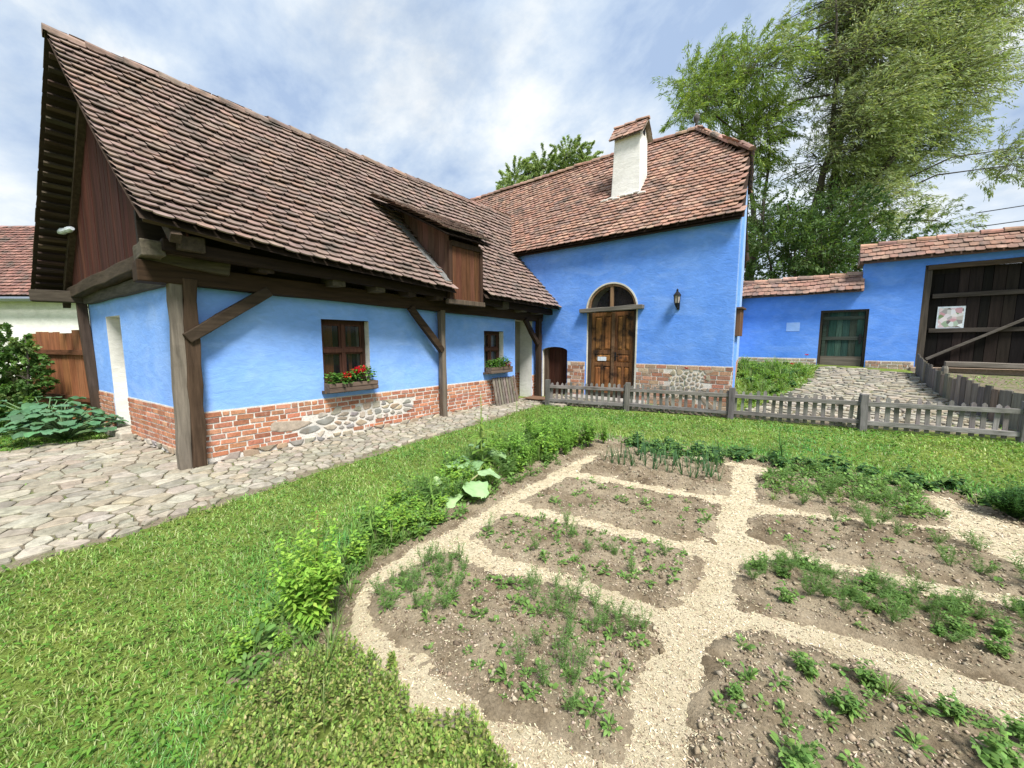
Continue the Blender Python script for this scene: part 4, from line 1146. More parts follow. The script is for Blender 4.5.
# barn gate
bg_ = thing('barn_gate', 'dark weathered plank barn gate with a diagonal brace in the blue wall', 'gate', (4, YB, 1))
m = MB(); x = GX0 + .16
while x < GX1 - .1:
    b = min(GX1, x + random.uniform(.16, .26)); t = GZ1 - .09 + random.uniform(-.03, .0) if x > GX0 + .5 else GZ1 - .24
    m.box(x + .005, b - .005, YB + .18, YB + .215, GZ0 + .12 + random.uniform(-.02, .02), t, jitc(random.choice([(.015, .012, .010), (.024, .019, .0155), (.011, .009, .008)]), .3)); x = b
m.box(GX0 + .14, GX1, YB + .218, YB + .24, GZ0 + .0, GZ1 - .10, (.02, .016, .013)); m.build('gate_boards', M['wood_z'], bg_)
m = MB(); m.bar((GX0 + .08, YB + .12, .7), (GX0 + .06, YB + .12, GZ1), .14, .16, (1, 0, 0), (.075, .062, .05), 6, .008); m.build('gate_post', M['wood_z'], bg_, bevel=.01)
for z in (1.90, 2.80):
    m = MB(); m.bar((GX0 + .2, YB + .14, z), (GX1, YB + .14, z + .03), .06, .11, (0, 0, 1), (.06, .05, .042), 8, .006); m.build('rail', M['wood_x'], bg_, bevel=.008)
m = MB(); m.bar((GX0 + .2, YB + .06, 1.14), (GX0 + 3.0, YB + .06, 2.95), .06, .10, (0, -1, 0), (.115, .10, .085), 6, .006); m.build('brace', M['wood_x'], bg_, bevel=.008)
m = MB(); m.bar((GX0 + .05, YB + .05, GZ1 - .06), (GX1, YB + .05, GZ1 - .04), .14, .12, (0, 0, 1), (.085, .06, .042), 8, .01); m.build('lintel', M['wood_x'], bg_, bevel=.01)
m = MB(); m.bar((GX0 + .5, YB - .25, 1.04), (GX1 + .5, YB - .25, 1.0), .16, .13, (0, 0, 1), (.19, .165, .14), 8, .008); m.build('threshold_beam', M['wood_x'], bg_, bevel=.012)
m = MB(); m.box(GX0 - .1, GX1 + .2, YB - .15, YB + .4, .6, .93, (.3, .22, .16)); m.build('threshold', M['brick'], bg_, bevel=.02)
ps = MB(); ps.box(2.37, 2.86, YB + .155, YB + .163, 1.94, 2.52)
ps = ps.build('poster', M['plate'], None); tag(ps, 'pale photo poster pinned to the dark barn gate', 'poster')
m = MB(); m.quad((2.40, YB + .152, 1.98), (2.83, YB + .152, 1.98), (2.83, YB + .152, 2.48), (2.40, YB + .152, 2.48)); m.build('printed_picture', M['poster'], ps)

# ------------------------------------------------------------------ fences
def fence_bays(name, label, pts, hgt, parent_cat='fence'):
    root = thing(name, label, parent_cat, (pts[0][0], pts[0][1], gz(*pts[0])))
    for i, (x, y) in enumerate(pts):
        z = gz(x, y); m = MB(); c = jitc((.17, .16, .15), .15)
        m.bar((x, y, z - .1), (x + random.uniform(-.015, .015), y, z + hgt + .05), .105, .105, (1, .2, 0), tuple(q * .8 for q in c), 4, .006)
        m.build('post', M['wood_z'], root, bevel=.008)
    for i in range(len(pts) - 1):
        a = Vector((*pts[i], gz(*pts[i]))); b = Vector((*pts[i + 1], gz(*pts[i + 1]))); d = (b - a); L = d.length; d.normalize(); s = Vector((d.y, -d.x, 0)).normalized()
        for hz in (.13, hgt * .80):
            m = MB(); m.bar(a + Vector((0, 0, hz)), b + Vector((0, 0, hz + random.uniform(-.015, .015))), .035, .075, (0, 0, 1), jitc((.20, .19, .178), .15), 5, .004); m.build('rail', M['wood_x'], root, bevel=.004)
        m = MB(); k = int(L / .122)
        for j in range(k):
            q = a + d * (L * (j + .6) / k + random.uniform(-.012, .012)) - s * .034; h = hgt + random.uniform(-.03, .03); w_ = .058 + random.uniform(-.008, .008); tl = random.uniform(-.022, .022)
            p0 = q - d * (w_ / 2) + Vector((0, 0, .03)); p1 = q + d * (w_ / 2) + Vector((0, 0, .03)); th = -s * .018
            tp_ = lambda p, z, k_: p + d * tl + Vector((0, 0, z))
            poly = [p0, p1, tp_(p1, h - .06, 0), q + d * tl + Vector((0, 0, h)), tp_(p0, h - .06, 0)]
            m.prism(poly, th, jitc(random.choice([(.21, .198, .183), (.17, .158, .146), (.24, .225, .205)]), .18))
        m.build('picket_panel', M['wood_z'], root)
    return root
fence_bays('picket_fence', 'low grey picket fence between the lawn and the cobbled yard', [(-5.07, 7.77), (-3.27, 8.21), (-1.3, 8.60), (.67, 8.86), (2.50, 9.24), (4.4, 9.6), (6.3, 10.0)], .57)
# plank fence curving up to the barn gate
pf = thing('plank_fence', 'low fence of upright grey planks curving from the picket fence to the barn gate', 'fence', (2.1, 12, .6))
pts = [Vector((2.02, 14.4, 0)), Vector((2.0, 13.3, 0)), Vector((2.05, 12.2, 0)), Vector((2.2, 11.2, 0)), Vector((2.45, 10.2, 0)), Vector((2.75, 9.7, 0))]
seg = []
for i in range(len(pts) - 1):
    L = (pts[i + 1] - pts[i]).length; n = max(2, int(L / .15))
    for j in range(n): seg.append((pts[i].lerp(pts[i + 1], j / n), pts[i].lerp(pts[i + 1], (j + 1) / n)))
m = MB()
for a, b in seg:
    d = (b - a).normalized(); s = Vector((d.y, -d.x, 0)); z = gz(a.x, a.y); h = .50 + random.uniform(-.04, .04) + .06 * (a.y < 11.5); e = d * .006
    m.hexa([a + e + Vector((0, 0, z - .05)), b - e + Vector((0, 0, z - .05)), b - e + s * .025 + Vector((0, 0, z - .05)), a + e + s * .025 + Vector((0, 0, z - .05)),
            a + e + Vector((0, 0, z + h)), b - e + Vector((0, 0, z + h + random.uniform(-.02, .02))), b - e + s * .025 + Vector((0, 0, z + h)), a + e + s * .025 + Vector((0, 0, z + h))], jitc(random.choice([(.15, .135, .11), (.20, .175, .14), (.12, .105, .09), (.17, .14, .10)]), .2))
m.build('plank_panel', M['wood_z'], pf)
for k, p in enumerate((pts[2], pts[4], pts[5])):
    z = gz(p.x, p.y); m = MB(); m.tube([(p.x + .08, p.y, z - .1), (p.x + .08, p.y, z + .55), (p.x + .08, p.y, z + .60)], [.06, .058, .04], 8, (.16, .145, .12)); m.build('post', M['wood_z'], pf)
# small gate panel leaning beside the cottage doorway
sg = thing('slat_panel', 'small grey slatted panel leaning against the cottage wall beside the doorway', 'gate panel', (-5.98, 7.3, .05))
m = MB()
for k in range(9):
    y = 6.86 + k * .098; m.hexa([(-5.90, y, .06), (-5.90, y + .065, .06), (-5.92, y + .065, .06), (-5.92, y, .06), (-6.05, y + random.uniform(-.01, .01), .74 + random.uniform(-.04, .04)), (-6.05, y + .065, .74), (-6.07, y + .065, .74), (-6.07, y, .74)], jitc((.18, .155, .125), .25))
m.build('slats', M['wood_z'], sg)
for z, x in ((.2, -5.95), (.6, -6.045)):
    m = MB(); m.box(x - .02, x - .0, 6.84, 7.76, z, z + .06, (.15, .13, .105)); m.build('rail', M['wood_y'], sg)
dmz = MB(); dmz.box(-5.95, -5.35, 7.92, 8.4, gz(-5.6, 8.1) + .045, gz(-5.6, 8.1) + .065); tag(dmz.build('doormat', M['mat'], None, bevel=.006), 'brown doormat on the paving by the far cottage doorway', 'doormat')
# brown board fence left of the cottage
bf = thing('board_fence', 'red-brown board fence between the cottage and the leafy bush', 'fence', (-11.5, .5, 0))
m = MB()
P0 = Vector((-10.78, .72, 0)); P1 = Vector((-13.4, -.02, 0)); d = (P1 - P0).normalized(); s = Vector((d.y, -d.x, 0)); q = 0
while q < 2.6:
    wd = random.uniform(.22, .30); a = P0 + d * q; b = P0 + d * (q + wd - .022); q += wd; h = 1.80 + random.uniform(-.04, .03)
    m.hexa([a, b, b + s * .025, a + s * .025, a + Vector((0, 0, h)), b + Vector((0, 0, h)), b + s * .025 + Vector((0, 0, h)), a + s * .025 + Vector((0, 0, h))], jitc((.30, .12, .055), .2))
m.build('board_panel', M['wood_z'], bf)
for z in (.5, 1.4):
    m = MB(); m.bar(P0 - s * .03 + Vector((0, 0, z)), P0 + d * 2.6 - s * .03 + Vector((0, 0, z)), .04, .09, (0, 0, 1), (.14, .06, .03)); m.build('rail', M['wood_x'], bf)

# ------------------------------------------------------------------ neighbour's house far left
nh = thing('neighbour_house', 'white neighbouring house with brown tiled roof behind the board fence', 'house', (-19, 6, 0))
cyaw = R(38.5); fwd = Vector((-math.sin(cyaw), math.cos(cyaw), 0)); rgt = Vector((math.cos(cyaw), math.sin(cyaw), 0))
NO = fwd * 15.0 - rgt * 12.0            # right end of its eaves wall
def nb(r, f, z): p = NO + rgt * r + fwd * f; return Vector((p.x, p.y, z))
m = MB(); m.hexa([nb(-16, 0, -.3), nb(0, 0, -.3), nb(0, 6, -.3), nb(-16, 6, -.3), nb(-16, 0, 3.55), nb(0, 0, 3.55), nb(0, 6, 3.55), nb(-16, 6, 3.55)])
m.prism([nb(-.0, 0, 3.55), nb(-.0, 6, 3.55), nb(-.0, 3, 6.6)], -rgt * .3); m.build('wall', M['white'], nh)
def pt_n(u_, t): return nb(rs(-16, .25, u_), rs(3.0, -.35, t), rs(6.75, 3.30, t))
def pt_n2(u_, t): return nb(rs(-16, .25, u_), rs(3.0, 6.35, t), rs(6.75, 3.30, t))
m = MB(); tile_slope(m, pt_n, 26, .19, [(.24, .12, .095), (.20, .105, .085), (.28, .15, .12), (.17, .095, .08)], lambda u_, t, p: u_ > .3); deck(m, pt_n, 4, 4, .03); deck(m, pt_n2, 4, 4, .03); m.build('roof', M['tile'], nh)
m = MB(); m.tube([nb(-16, -.42, 3.22), nb(.28, -.42, 3.18)], .085, 10); m.build('gutter', M['zinc'], nh, True)
m = MB(); m.tube([nb(-1.55, -.42, 3.15), nb(-1.55, -.42, 2.75), nb(-1.5, -.12, 2.45), nb(-1.5, -.08, -.1)], [.13, .11, .06, .06], 10); m.build('downpipe', M['zinc'], nh, True)
# overhead cables beyond the barn gate
for k in range(3):
    a = Vector((4.5, 24, 5.6 + .55 * k)); b = Vector((22, 26, 8.0 + .6 * k)); p = [a.lerp(b, t) - Vector((0, 0, .5 * math.sin(pi * t))) for t in np.linspace(0, 1, 12)]
    m = MB(); m.tube(p, .018, 5); o = m.build('overhead_cable', M['cable'], None, True)
    tag(o, ['lowest', 'middle', 'highest'][k] + ' of three thin overhead cables in the sky above the barn gate', 'cable', 'overhead cables')
# ------------------------------------------------------------------ vegetation
GRASS = [(.15, .285, .06), (.19, .335, .08), (.125, .25, .05), (.23, .35, .105), (.31, .36, .165)]
def dens_l(d): return np.clip(52000 / np.maximum(d, 1.2) ** 2, 1100, 13000)
LAWN = [(-4.42, .3), (-4.58, 1.25), (-4.72, 1.9), (-4.90, 3.83), (-5.2, 7.0), (-5.25, 7.7), (-3.27, 8.15), (-1.3, 8.55), (.67, 8.85), (2.6, 9.3), (6.5, 10.1), (6.5, 5.2), (2.0, 4.6), (1.6, 5.1), (1.1, 5.75), (-.5, 5.8), (-2.2, 5.6), (-3.2, 5.4), (-3.3, 4.2), (-3.0, 2.84), (-2.5, 1.5), (-2.2, .95), (-1.9, .7), (-1.85, .35), (-1.5, .1), (-.9, 0), (-.5, -.6), (-2, -1.6), (-4.3, -.9)]
LAWN2 = [(-9.0, .9), (-9.2, -.6), (-10, -2.0), (-14, -2.0), (-14, 1.2), (-10.6, .75)]
def lawn(polys, seed, name):
    b = Blades(); r = np.random.default_rng(seed)
    for poly in polys:
        x, y = scatter(poly, dens_l, seed); n = len(x); d = np.sqrt(x * x + y * y + H * H)
        patch = fbm(x * 1.1, y * 1.1, 31); tall_ = fbm(x * 3.2, y * 3.2, 77)
        a = r.uniform(0, 2 * pi, n); lean = r.uniform(.15, 1.0, n)
        D = np.stack([np.cos(a) * lean, np.sin(a) * lean, np.ones(n)], 1)
        S = np.stack([-np.sin(a), np.cos(a), r.uniform(-.3, .3, n)], 1)
        L = r.uniform(.03, .066, n) * (.35 + 1.5 * tall_) ; W = r.uniform(.0035, .006, n) * np.maximum(1, d / 2.3)
        C = cols(n, GRASS, .3, r); dry = (patch - .45)[:, None] * np.array([[.20, .09, .03]]); C = np.clip(C + dry * 1.6, .01, 1)
        C *= (.80 + .75 * fbm(x * 2.3, y * 2.3, 55))[:, None]
        L = L * (1 + 1.7 * np.exp(-np.maximum(0, -sdist(BORDER, x, y)) / .16) * (y > .6))
        b.add(np.stack([x, y, ground(x, y) - .012], 1), D, S, L, W, r.uniform(.1, .7, n), 2, 'grass', C)
        # clover and plantain leaves among the grass
        k = r.random(n) < .16; x, y, d = x[k], y[k], d[k]; n = len(x); a = r.uniform(0, 2 * pi, n)
        D = np.stack([np.cos(a), np.sin(a), r.uniform(.2, .9, n)], 1); S = np.stack([-np.sin(a), np.cos(a), np.zeros(n)], 1)
        b.add(np.stack([x, y, ground(x, y) + r.uniform(.0, .025, n)], 1), D, S, r.uniform(.02, .045, n) * np.maximum(1, d / 4), r.uniform(.012, .02, n) * np.maximum(1, d / 4), .3, 2, 'ovate', cols(n, [(.10, .22, .03), (.15, .28, .045)], .3, r))
    tag(b.build(name, M['leaf'], None, False), kind='stuff')
LAWN3 = [(2.05, 4.5), (2.1, 1.1), (1.2, .2), (1.4, -1.6), (6.5, -1.6), (6.5, 5.3)]
lawn([LAWN, LAWN2, LAWN3], 3, 'grass')
# grass and weeds in joints of the paving and on the yard bank
b = Blades(); r = np.random.default_rng(12)
for poly, n in ((PAVE_P, 5600), ([(-2.0, 14.8), (-1.9, 12.6), (-1.25, 9.4), (-1.0, 9.4), (-.1, 12.2), (.0, 14.8)], 4500), ([(2.2, 9.7), (7, 10.5), (7, 14.4), (2.2, 14.4)], 1800)):
    x = r.uniform(min(p[0] for p in poly), max(p[0] for p in poly), n); y = r.uniform(min(p[1] for p in poly), max(p[1] for p in poly), n)
    k = inside(poly, x, y)
    if n == 5600: k &= fbm(x * 1.4, y * 1.4, 8) > .50 - .1 * (x > -5.3)
    x, y = x[k], y[k]; n2 = len(x); a = r.uniform(0, 2 * pi, n2)
    D = np.stack([np.cos(a), np.sin(a), r.uniform(.8, 2, n2)], 1); S = np.stack([-np.sin(a), np.cos(a), np.zeros(n2)], 1)
    big = 1.0 if n == 5600 else 2.4
    b.add(np.stack([x, y, ground(x, y)], 1), D, S, r.uniform(.03, .07, n2) * big, r.uniform(.007, .016, n2) * big, .4, 2, 'lance', cols(n2, GRASS, .3, r))
tag(b.build('weeds', M['leaf'], None, False), kind='stuff')

# wood chips on the garden paths, clods on the soil
b = Blades(); r = np.random.default_rng(5)
x, y = scatter(CHIPS, lambda d: np.clip(44000 / np.maximum(d, 1.2) ** 2, 900, 15000), 6)
zc = chips_z(x, y); top = np.full(len(x), -9.0)
for k, p in BEDS.items():
    bx = sdist(p, x, y) > -.02; top[bx] = np.maximum(top[bx], BZ[k](x[bx], y[bx]))
ok = (top < zc + .006) & (r.random(len(x)) < .25 + 1.2 * fbm(x * 5, y * 5, 61))
x, y, zc = x[ok], y[ok], zc[ok]; n = len(x); a = r.uniform(0, 2 * pi, n); d = np.sqrt(x * x + y * y + H * H)
b.add(np.stack([x, y, zc + .003], 1), np.stack([np.cos(a), np.sin(a), r.uniform(-.1, .5, n)], 1), np.stack([-np.sin(a), np.cos(a), r.uniform(-.5, .5, n)], 1), r.uniform(.005, .016, n) * np.maximum(1, d / 2.6), r.uniform(.003, .008, n) * np.maximum(1, d / 2.6), 0, 1, 'thread', cols(n, [(.58, .485, .33), (.65, .555, .39), (.50, .41, .265), (.69, .605, .44), (.33, .26, .175), (.22, .165, .11)], .25, r))
for k_, (nm_, p_) in enumerate(BEDS.items()):      # chips kicked onto the beds and bits of straw
    x, y = scatter(p_, lambda d: np.clip(14000 / np.maximum(d, 1.2) ** 2, 200, 4500), 200 + k_); sd_ = sdist(p_, x, y); kk = r.random(len(x)) < 1.3 * np.exp(-np.maximum(sd_, 0) / .10) + .12
    x, y = x[kk], y[kk]; n = len(x); a = r.uniform(0, 2 * pi, n); d = np.sqrt(x * x + y * y + H * H)
    b.add(np.stack([x, y, BZ[nm_](x, y) + .003], 1), np.stack([np.cos(a), np.sin(a), r.uniform(-.1, .3, n)], 1), np.stack([-np.sin(a), np.cos(a), r.uniform(-.4, .4, n)], 1), r.uniform(.006, .022, n) * np.maximum(1, d / 3), r.uniform(.003, .006, n) * np.maximum(1, d / 3), 0, 1, 'thread', cols(n, [(.52, .44, .31), (.60, .52, .38), (.36, .28, .19)], .22, r))
tag(b.build('wood_chips', M['flake'], None, False), kind='stuff')
b = Blades()
def clods(poly, zf, seed, dn):
    r = np.random.default_rng(seed); x, y = scatter(poly, lambda d: np.clip(dn / np.maximum(d, 1.2) ** 2, 200, 5000), seed); n = len(x); z = zf(x, y)
    d = np.sqrt(x * x + y * y + H * H); V = []; 
    s = r.uniform(.003, .010, n) * (1 + (r.random(n) < .05) * 1.0) * np.maximum(1, d / 3.5)
    base = np.array([(1, 0, 0), (0, 1, 0), (-1, 0, 0), (0, -1, 0), (0, 0, 1), (0, 0, -1)], float)
    P = base[None] * s[:, None, None] * r.uniform(.6, 1.3, (n, 6, 1)) + r.normal(0, .15, (n, 6, 3)) * s[:, None, None]
    P[..., 2] *= .75; P += np.stack([x, y, z + s * .25], 1)[:, None]
    f = np.array([(0, 1, 4), (1, 2, 4), (2, 3, 4), (3, 0, 4), (1, 0, 5), (2, 1, 5), (3, 2, 5), (0, 3, 5)])
    return P.reshape(-1, 3), (np.arange(n)[:, None, None] * 6 + f[None]).reshape(-1, 3), np.repeat(cols(n, [(.295, .24, .17), (.23, .183, .125), (.375, .315, .235), (.145, .11, .07)], .2, r), 6, axis=0)
Vs, Fs, Cs, q = [], [], [], 0
for i, (k, p) in enumerate(list(BEDS.items()) + [('border', BORDER)]):
    V, F, C = clods(p, BZ[k] if k in BZ else border_z, 40 + i, 17000); Vs.append(V); Fs.append(F + q); Cs.append(C); q += len(V)
tag(link_mesh('soil_clods', np.concatenate(Vs), np.concatenate(Fs), np.concatenate(Cs), M['soil_attr']), kind='stuff')

# --- plant prototypes: arrays of blades around the origin
def rosette(r, n, L, W, lift, pal, prof='ovate', droop=.5, nseg=3, stem=.0, up=.0, amt=.3):
    b = Blades(); a = r.uniform(0, 2 * pi, n); e = r.uniform(*lift, n)
    D = np.stack([np.cos(a) * np.cos(e), np.sin(a) * np.cos(e), np.sin(e)], 1); S = np.stack([-np.sin(a), np.cos(a), r.uniform(-.25, .25, n)], 1)
    hz = r.uniform(0, 1, n) * up; st = r.uniform(.2, 1, n) * stem
    B = D * st[:, None]; B[:, 2] = np.maximum(0, B[:, 2]) + hz
    if stem or up: b.add(np.zeros((n, 3)), B + [0, 0, .001], S, np.linalg.norm(B, axis=1) + .01, W * .12, 0, 1, 'thread', cols(n, pal, .2, r))
    b.add(B, D, S, L * r.uniform(.6, 1.15, n), W * r.uniform(.7, 1.15, n), droop * r.uniform(.4, 1.2, n), nseg, prof, cols(n, pal, amt, r))
    return b
def feathery(r, h, n, pal, spread=.5):
    b = Blades(); ns = n
    a = r.uniform(0, 2 * pi, ns); D = np.stack([np.cos(a) * spread * r.uniform(.2, 1, ns), np.sin(a) * spread * r.uniform(.2, 1, ns), np.ones(ns)], 1); D = unit(D)
    Lh = h * r.uniform(.55, 1.1, ns); S = np.stack([-np.sin(a), np.cos(a), np.zeros(ns)], 1)
    b.add(np.zeros((ns, 3)), D, S, Lh, h * .018, 0, 2, 'thread', cols(ns, pal, .2, r))
    k = 34; t = r.uniform(.25, 1, (ns, k)); P = (D[:, None] * (Lh[:, None] * t)[..., None]).reshape(-1, 3); m = len(P)
    q = r.normal(0, 1, (m, 3)); q[:, 2] = np.abs(q[:, 2]) * .8 + .2
    b.add(P, q, r.normal(0, 1, (m, 3)), h * r.uniform(.10, .24, m), h * .016, .2, 1, 'thread', cols(m, pal, .25, r))
    return b
def bushy(r, h, rad, ns, nl, L, W, pal, prof='ovate', droop=.4, lean=.5, base=.25):
    """stems fanning from the base, leaves along them"""
    b = Blades(); a = r.uniform(0, 2 * pi, ns); q = r.uniform(0, 1, ns) ** .6
    D = unit(np.stack([np.cos(a) * q * rad / h, np.sin(a) * q * rad / h, np.ones(ns)], 1)); S = np.stack([-np.sin(a), np.cos(a), np.zeros(ns)], 1)
    Lh = h * r.uniform(.6, 1.08, ns) * (1.05 - .3 * q)
    b.add(np.zeros((ns, 3)), D, S, Lh, max(.004, h * .012), 0, 3, 'thread', cols(ns, [(p[0] * .8, p[1] * .75, p[2]) for p in pal], .2, r))
    t = r.uniform(base, 1.02, (ns, nl)); P = (D[:, None] * (Lh[:, None] * t)[..., None]).reshape(-1, 3); m = len(P)
    aa = r.uniform(0, 2 * pi, m); e = r.uniform(-.1, .9, m)
    DD = np.stack([np.cos(aa) * np.cos(e), np.sin(aa) * np.cos(e), np.sin(e)], 1); SS = np.stack([-np.sin(aa), np.cos(aa), r.uniform(-.3, .3, m)], 1)
    sz = (1.15 - .5 * t.ravel())
    b.add(P, DD, SS, L * sz * r.uniform(.6, 1.2, m), W * sz * r.uniform(.7, 1.2, m), droop, 2, prof, cols(m, pal, .28, r))
    return b
class Kind:
    def __init__(self, name, makers, mat='leaf'):
        self.me = []; self.name = name
        for mk in makers:
            o = mk.build(name, M[mat], None, True); self.me.append(o.data); bpy.data.objects.remove(o)
    def put(self, x, y, z, s, label, cat, group=None, rz=None):
        o = bpy.data.objects.new(self.name, random.choice(self.me)); COL.objects.link(o)
        o.location = (x, y, z); o.scale = (s, s, s * random.uniform(.9, 1.15)); o.rotation_euler = (random.uniform(-.1, .1), random.uniform(-.1, .1), random.uniform(0, 6.28) if rz is None else rz)
        return tag(o, label, cat, group)
G1 = [(.145, .27, .065), (.185, .315, .08), (.12, .225, .055)]; G2 = [(.19, .36, .06), (.25, .43, .08), (.155, .30, .055)]; GD_ = [(.06, .15, .045), (.08, .18, .055), (.055, .13, .05)]
GF = [(.14, .26, .075), (.18, .30, .09), (.12, .225, .065)]; GY = [(.23, .38, .05), (.28, .42, .07), (.18, .32, .04)]
rr_ = [np.random.default_rng(100 + i) for i in range(40)]
K = {
 'dill': Kind('dill_plant', [feathery(rr_[i], .17, 7, GF) for i in range(3)]),
 'weed': Kind('leafy_weed', [rosette(rr_[3 + i], 26, .055, .022, (.1, 1.1), G1, stem=.05, up=.05) for i in range(4)]),
 'seedling': Kind('seedling', [rosette(rr_[7 + i], 7, .04, .02, (.2, 1.1), G1, stem=.02, up=.015) for i in range(3)]),
 'onion': Kind('onion_plant', [rosette(rr_[10 + i], 7, .25, .011, (1.0, 1.5), [(.075, .17, .075), (.10, .20, .09)], 'thread', .12, 3) for i in range(3)]),
 'potato': Kind('leafy_plant', [bushy(rr_[13 + i], .2, .17, 14, 14, .062, .03, G1) for i in range(3)]),
 'bean': Kind('bean_plant', [bushy(rr_[16 + i], .24, .24, 12, 9, .12, .085, GD_ + G1, 'ovate', .5) for i in range(3)]),
 'herb': Kind('herb_plant', [bushy(rr_[19 + i], .46, .22, 26, 22, .065, .022, G2, 'lance', .3) for i in range(3)]),
 'balm': Kind('herb_plant', [bushy(rr_[22 + i], .30, .24, 20, 18, .06, .038, GY + G2, 'ovate', .4) for i in range(3)]),
 'carrot': Kind('feathery_plant', [feathery(rr_[25 + i], .21, 12, GF, .9) for i in range(3)]),
 'tuft': Kind('grass_tuft', [rosette(rr_[28 + i], 40, .24, .007, (.7, 1.5), GRASS, 'grass', .35, 3) for i in range(3)]),
}
def place(kind, poly, zf, n, smin, smax, label, cat, group, seed, mind=.09, mask=None):
    rg = random.Random(seed); xs_ = [p[0] for p in poly]; ys_ = [p[1] for p in poly]; got = []; t = 0
    while len(got) < n and t < n * 60:
        t += 1; x, y = rg.uniform(min(xs_), max(xs_)), rg.uniform(min(ys_), max(ys_))
        if sdist(poly, np.array([x]), np.array([y]))[0] < .05: continue
        if mask and not mask(x, y): continue
        if any((x - a) ** 2 + (y - b) ** 2 < mind * mind for a, b in got): continue
        got.append((x, y)); z = float(zf(np.array([x]), np.array([y]))[0]) - .012
        K[kind].put(x, y, z, rg.uniform(smin, smax), label, cat, group)
def nz(sc, th, seed): return lambda x, y: float(fbm(np.array([x * sc]), np.array([y * sc]), seed)[0]) > th
B_ = BEDS
place('dill', B_['dill'], BZ['dill'], 46, .6, 1.2, 'feathery dill seedling in the rounded nearest left soil bed', 'dill', 'dill in the nearest left bed', 1, .08, lambda x, y: y > 1.25 + .1 * math.sin(x * 4) and nz(3, .42, 2)(x, y))
place('weed', B_['dill'], BZ['dill'], 40, .35, .8, 'broad-leaved weed among the dill in the rounded nearest left soil bed', 'weed', 'weeds in the nearest left bed', 2, .08)
place('seedling', B_['dill'], BZ['dill'], 70, .5, 1.3, 'tiny green seedling in the rounded nearest left soil bed', 'seedling', 'seedlings in the nearest left bed', 3, .05)
place('seedling', B_['seedling'], BZ['seedling'], 60, .7, 1.6, 'small seedling in the third left soil bed from the fence', 'seedling', 'seedlings in the third left bed', 4, .06)
place('weed', B_['seedling'], BZ['seedling'], 26, .35, .75, 'low leafy weed in the third left soil bed from the fence', 'weed', 'weeds in the third left bed', 5, .09, nz(3, .5, 4))
place('dill', B_['seedling'], BZ['seedling'], 8, .7, 1.1, 'feathery dill seedling in the third left soil bed from the fence', 'dill', 'dill in the third left bed', 55, .09)
place('seedling', B_['bare'], BZ['bare'], 36, .7, 1.5, 'sparse seedling in the nearly bare second left bed from the fence', 'seedling', 'seedlings in the nearly bare bed', 6, .09)
place('weed', B_['bare'], BZ['bare'], 6, .7, 1.0, 'lone leafy weed in the nearly bare second left bed from the fence', 'weed', 'weeds in the nearly bare bed', 56, .2)
# onion rows
rg = random.Random(9)
for j, t in enumerate((.30, .55, .80)):
    for i in range(17):
        x = -2.1 + 1.4 * (i + .5) / 17 + rg.uniform(-.03, .03); y = 4.2 + 1.05 * t + .1 * (i / 17) + rg.uniform(-.03, .03)
        if sdist(B_['onion'], np.array([x]), np.array([y]))[0] < .06: continue
        K['onion'].put(x, y, float(BZ['onion'](np.array([x]), np.array([y]))[0]) - .01, rg.uniform(.8, 1.35), ['onion in the row nearest the camera of the far left bed', 'onion in the middle row of the far left bed', 'onion in the back row of the far left bed by the lawn'][j], 'onion', ['front onion row', 'middle onion row', 'back onion row'][j])
place('weed', B_['weedy'], BZ['weedy'], 105, .6, 1.2, 'green weed crowding the far right bed by the lawn', 'weed', 'weeds in the far right bed', 10, .07, lambda x, y: y > 4.75 + .15 * math.sin(x * 5))
place('carrot', B_['weedy'], BZ['weedy'], 18, .6, 1.0, 'feathery seedling in the far right bed by the lawn', 'carrot', 'feathery plants in the far right bed', 11, .12)
place('carrot', B_['dug'], BZ['dug'], 10, .6, 1.2, 'feathery plant at the edge of the freshly dug right bed', 'carrot', 'feathery plants in the dug bed', 12, .14, lambda x, y: y > 4.05 or x > .75)
place('seedling', B_['dug'], BZ['dug'], 30, .7, 1.5, 'sparse seedling in the freshly dug right bed', 'seedling', 'seedlings in the dug bed', 13, .1)
place('carrot', B_['herb'], BZ['herb'], 48, .5, .9, 'feathery carrot top in the green third right bed', 'carrot', 'carrot tops in the third right bed', 14, .075, lambda x, y: y > 2.72 + .25 * max(0, min(1, x)))
place('potato', B_['herb'], BZ['herb'], 30, .4, .7, 'leafy young plant among the carrots in the third right bed', 'leafy plant', 'leafy plants in the third right bed', 15, .10, lambda x, y: y > 2.7 + .2 * max(0, min(1, x)))
place('seedling', B_['herb'], BZ['herb'], 24, .7, 1.4, 'seedling on the bare edge of the third right bed', 'seedling', 'seedlings in the third right bed', 16, .07)
place('potato', B_['mixed'], BZ['mixed'], 26, .35, .8, 'leafy young plant in the nearest right soil bed', 'leafy plant', 'leafy plants in the nearest right bed', 17, .13)
place('weed', B_['mixed'], BZ['mixed'], 40, .4, .85, 'low weed rosette in the nearest right soil bed', 'weed', 'weeds in the nearest right bed', 18, .09)
place('tuft', B_['mixed'], BZ['mixed'], 10, .35, .65, 'small grass tuft in the nearest right soil bed', 'grass tuft', 'grass tufts in the nearest right bed', 19, .15)
place('seedling', B_['mixed'], BZ['mixed'], 60, .5, 1.4, 'tiny seedling in the nearest right soil bed', 'seedling', 'seedlings in the nearest right bed', 20, .06)
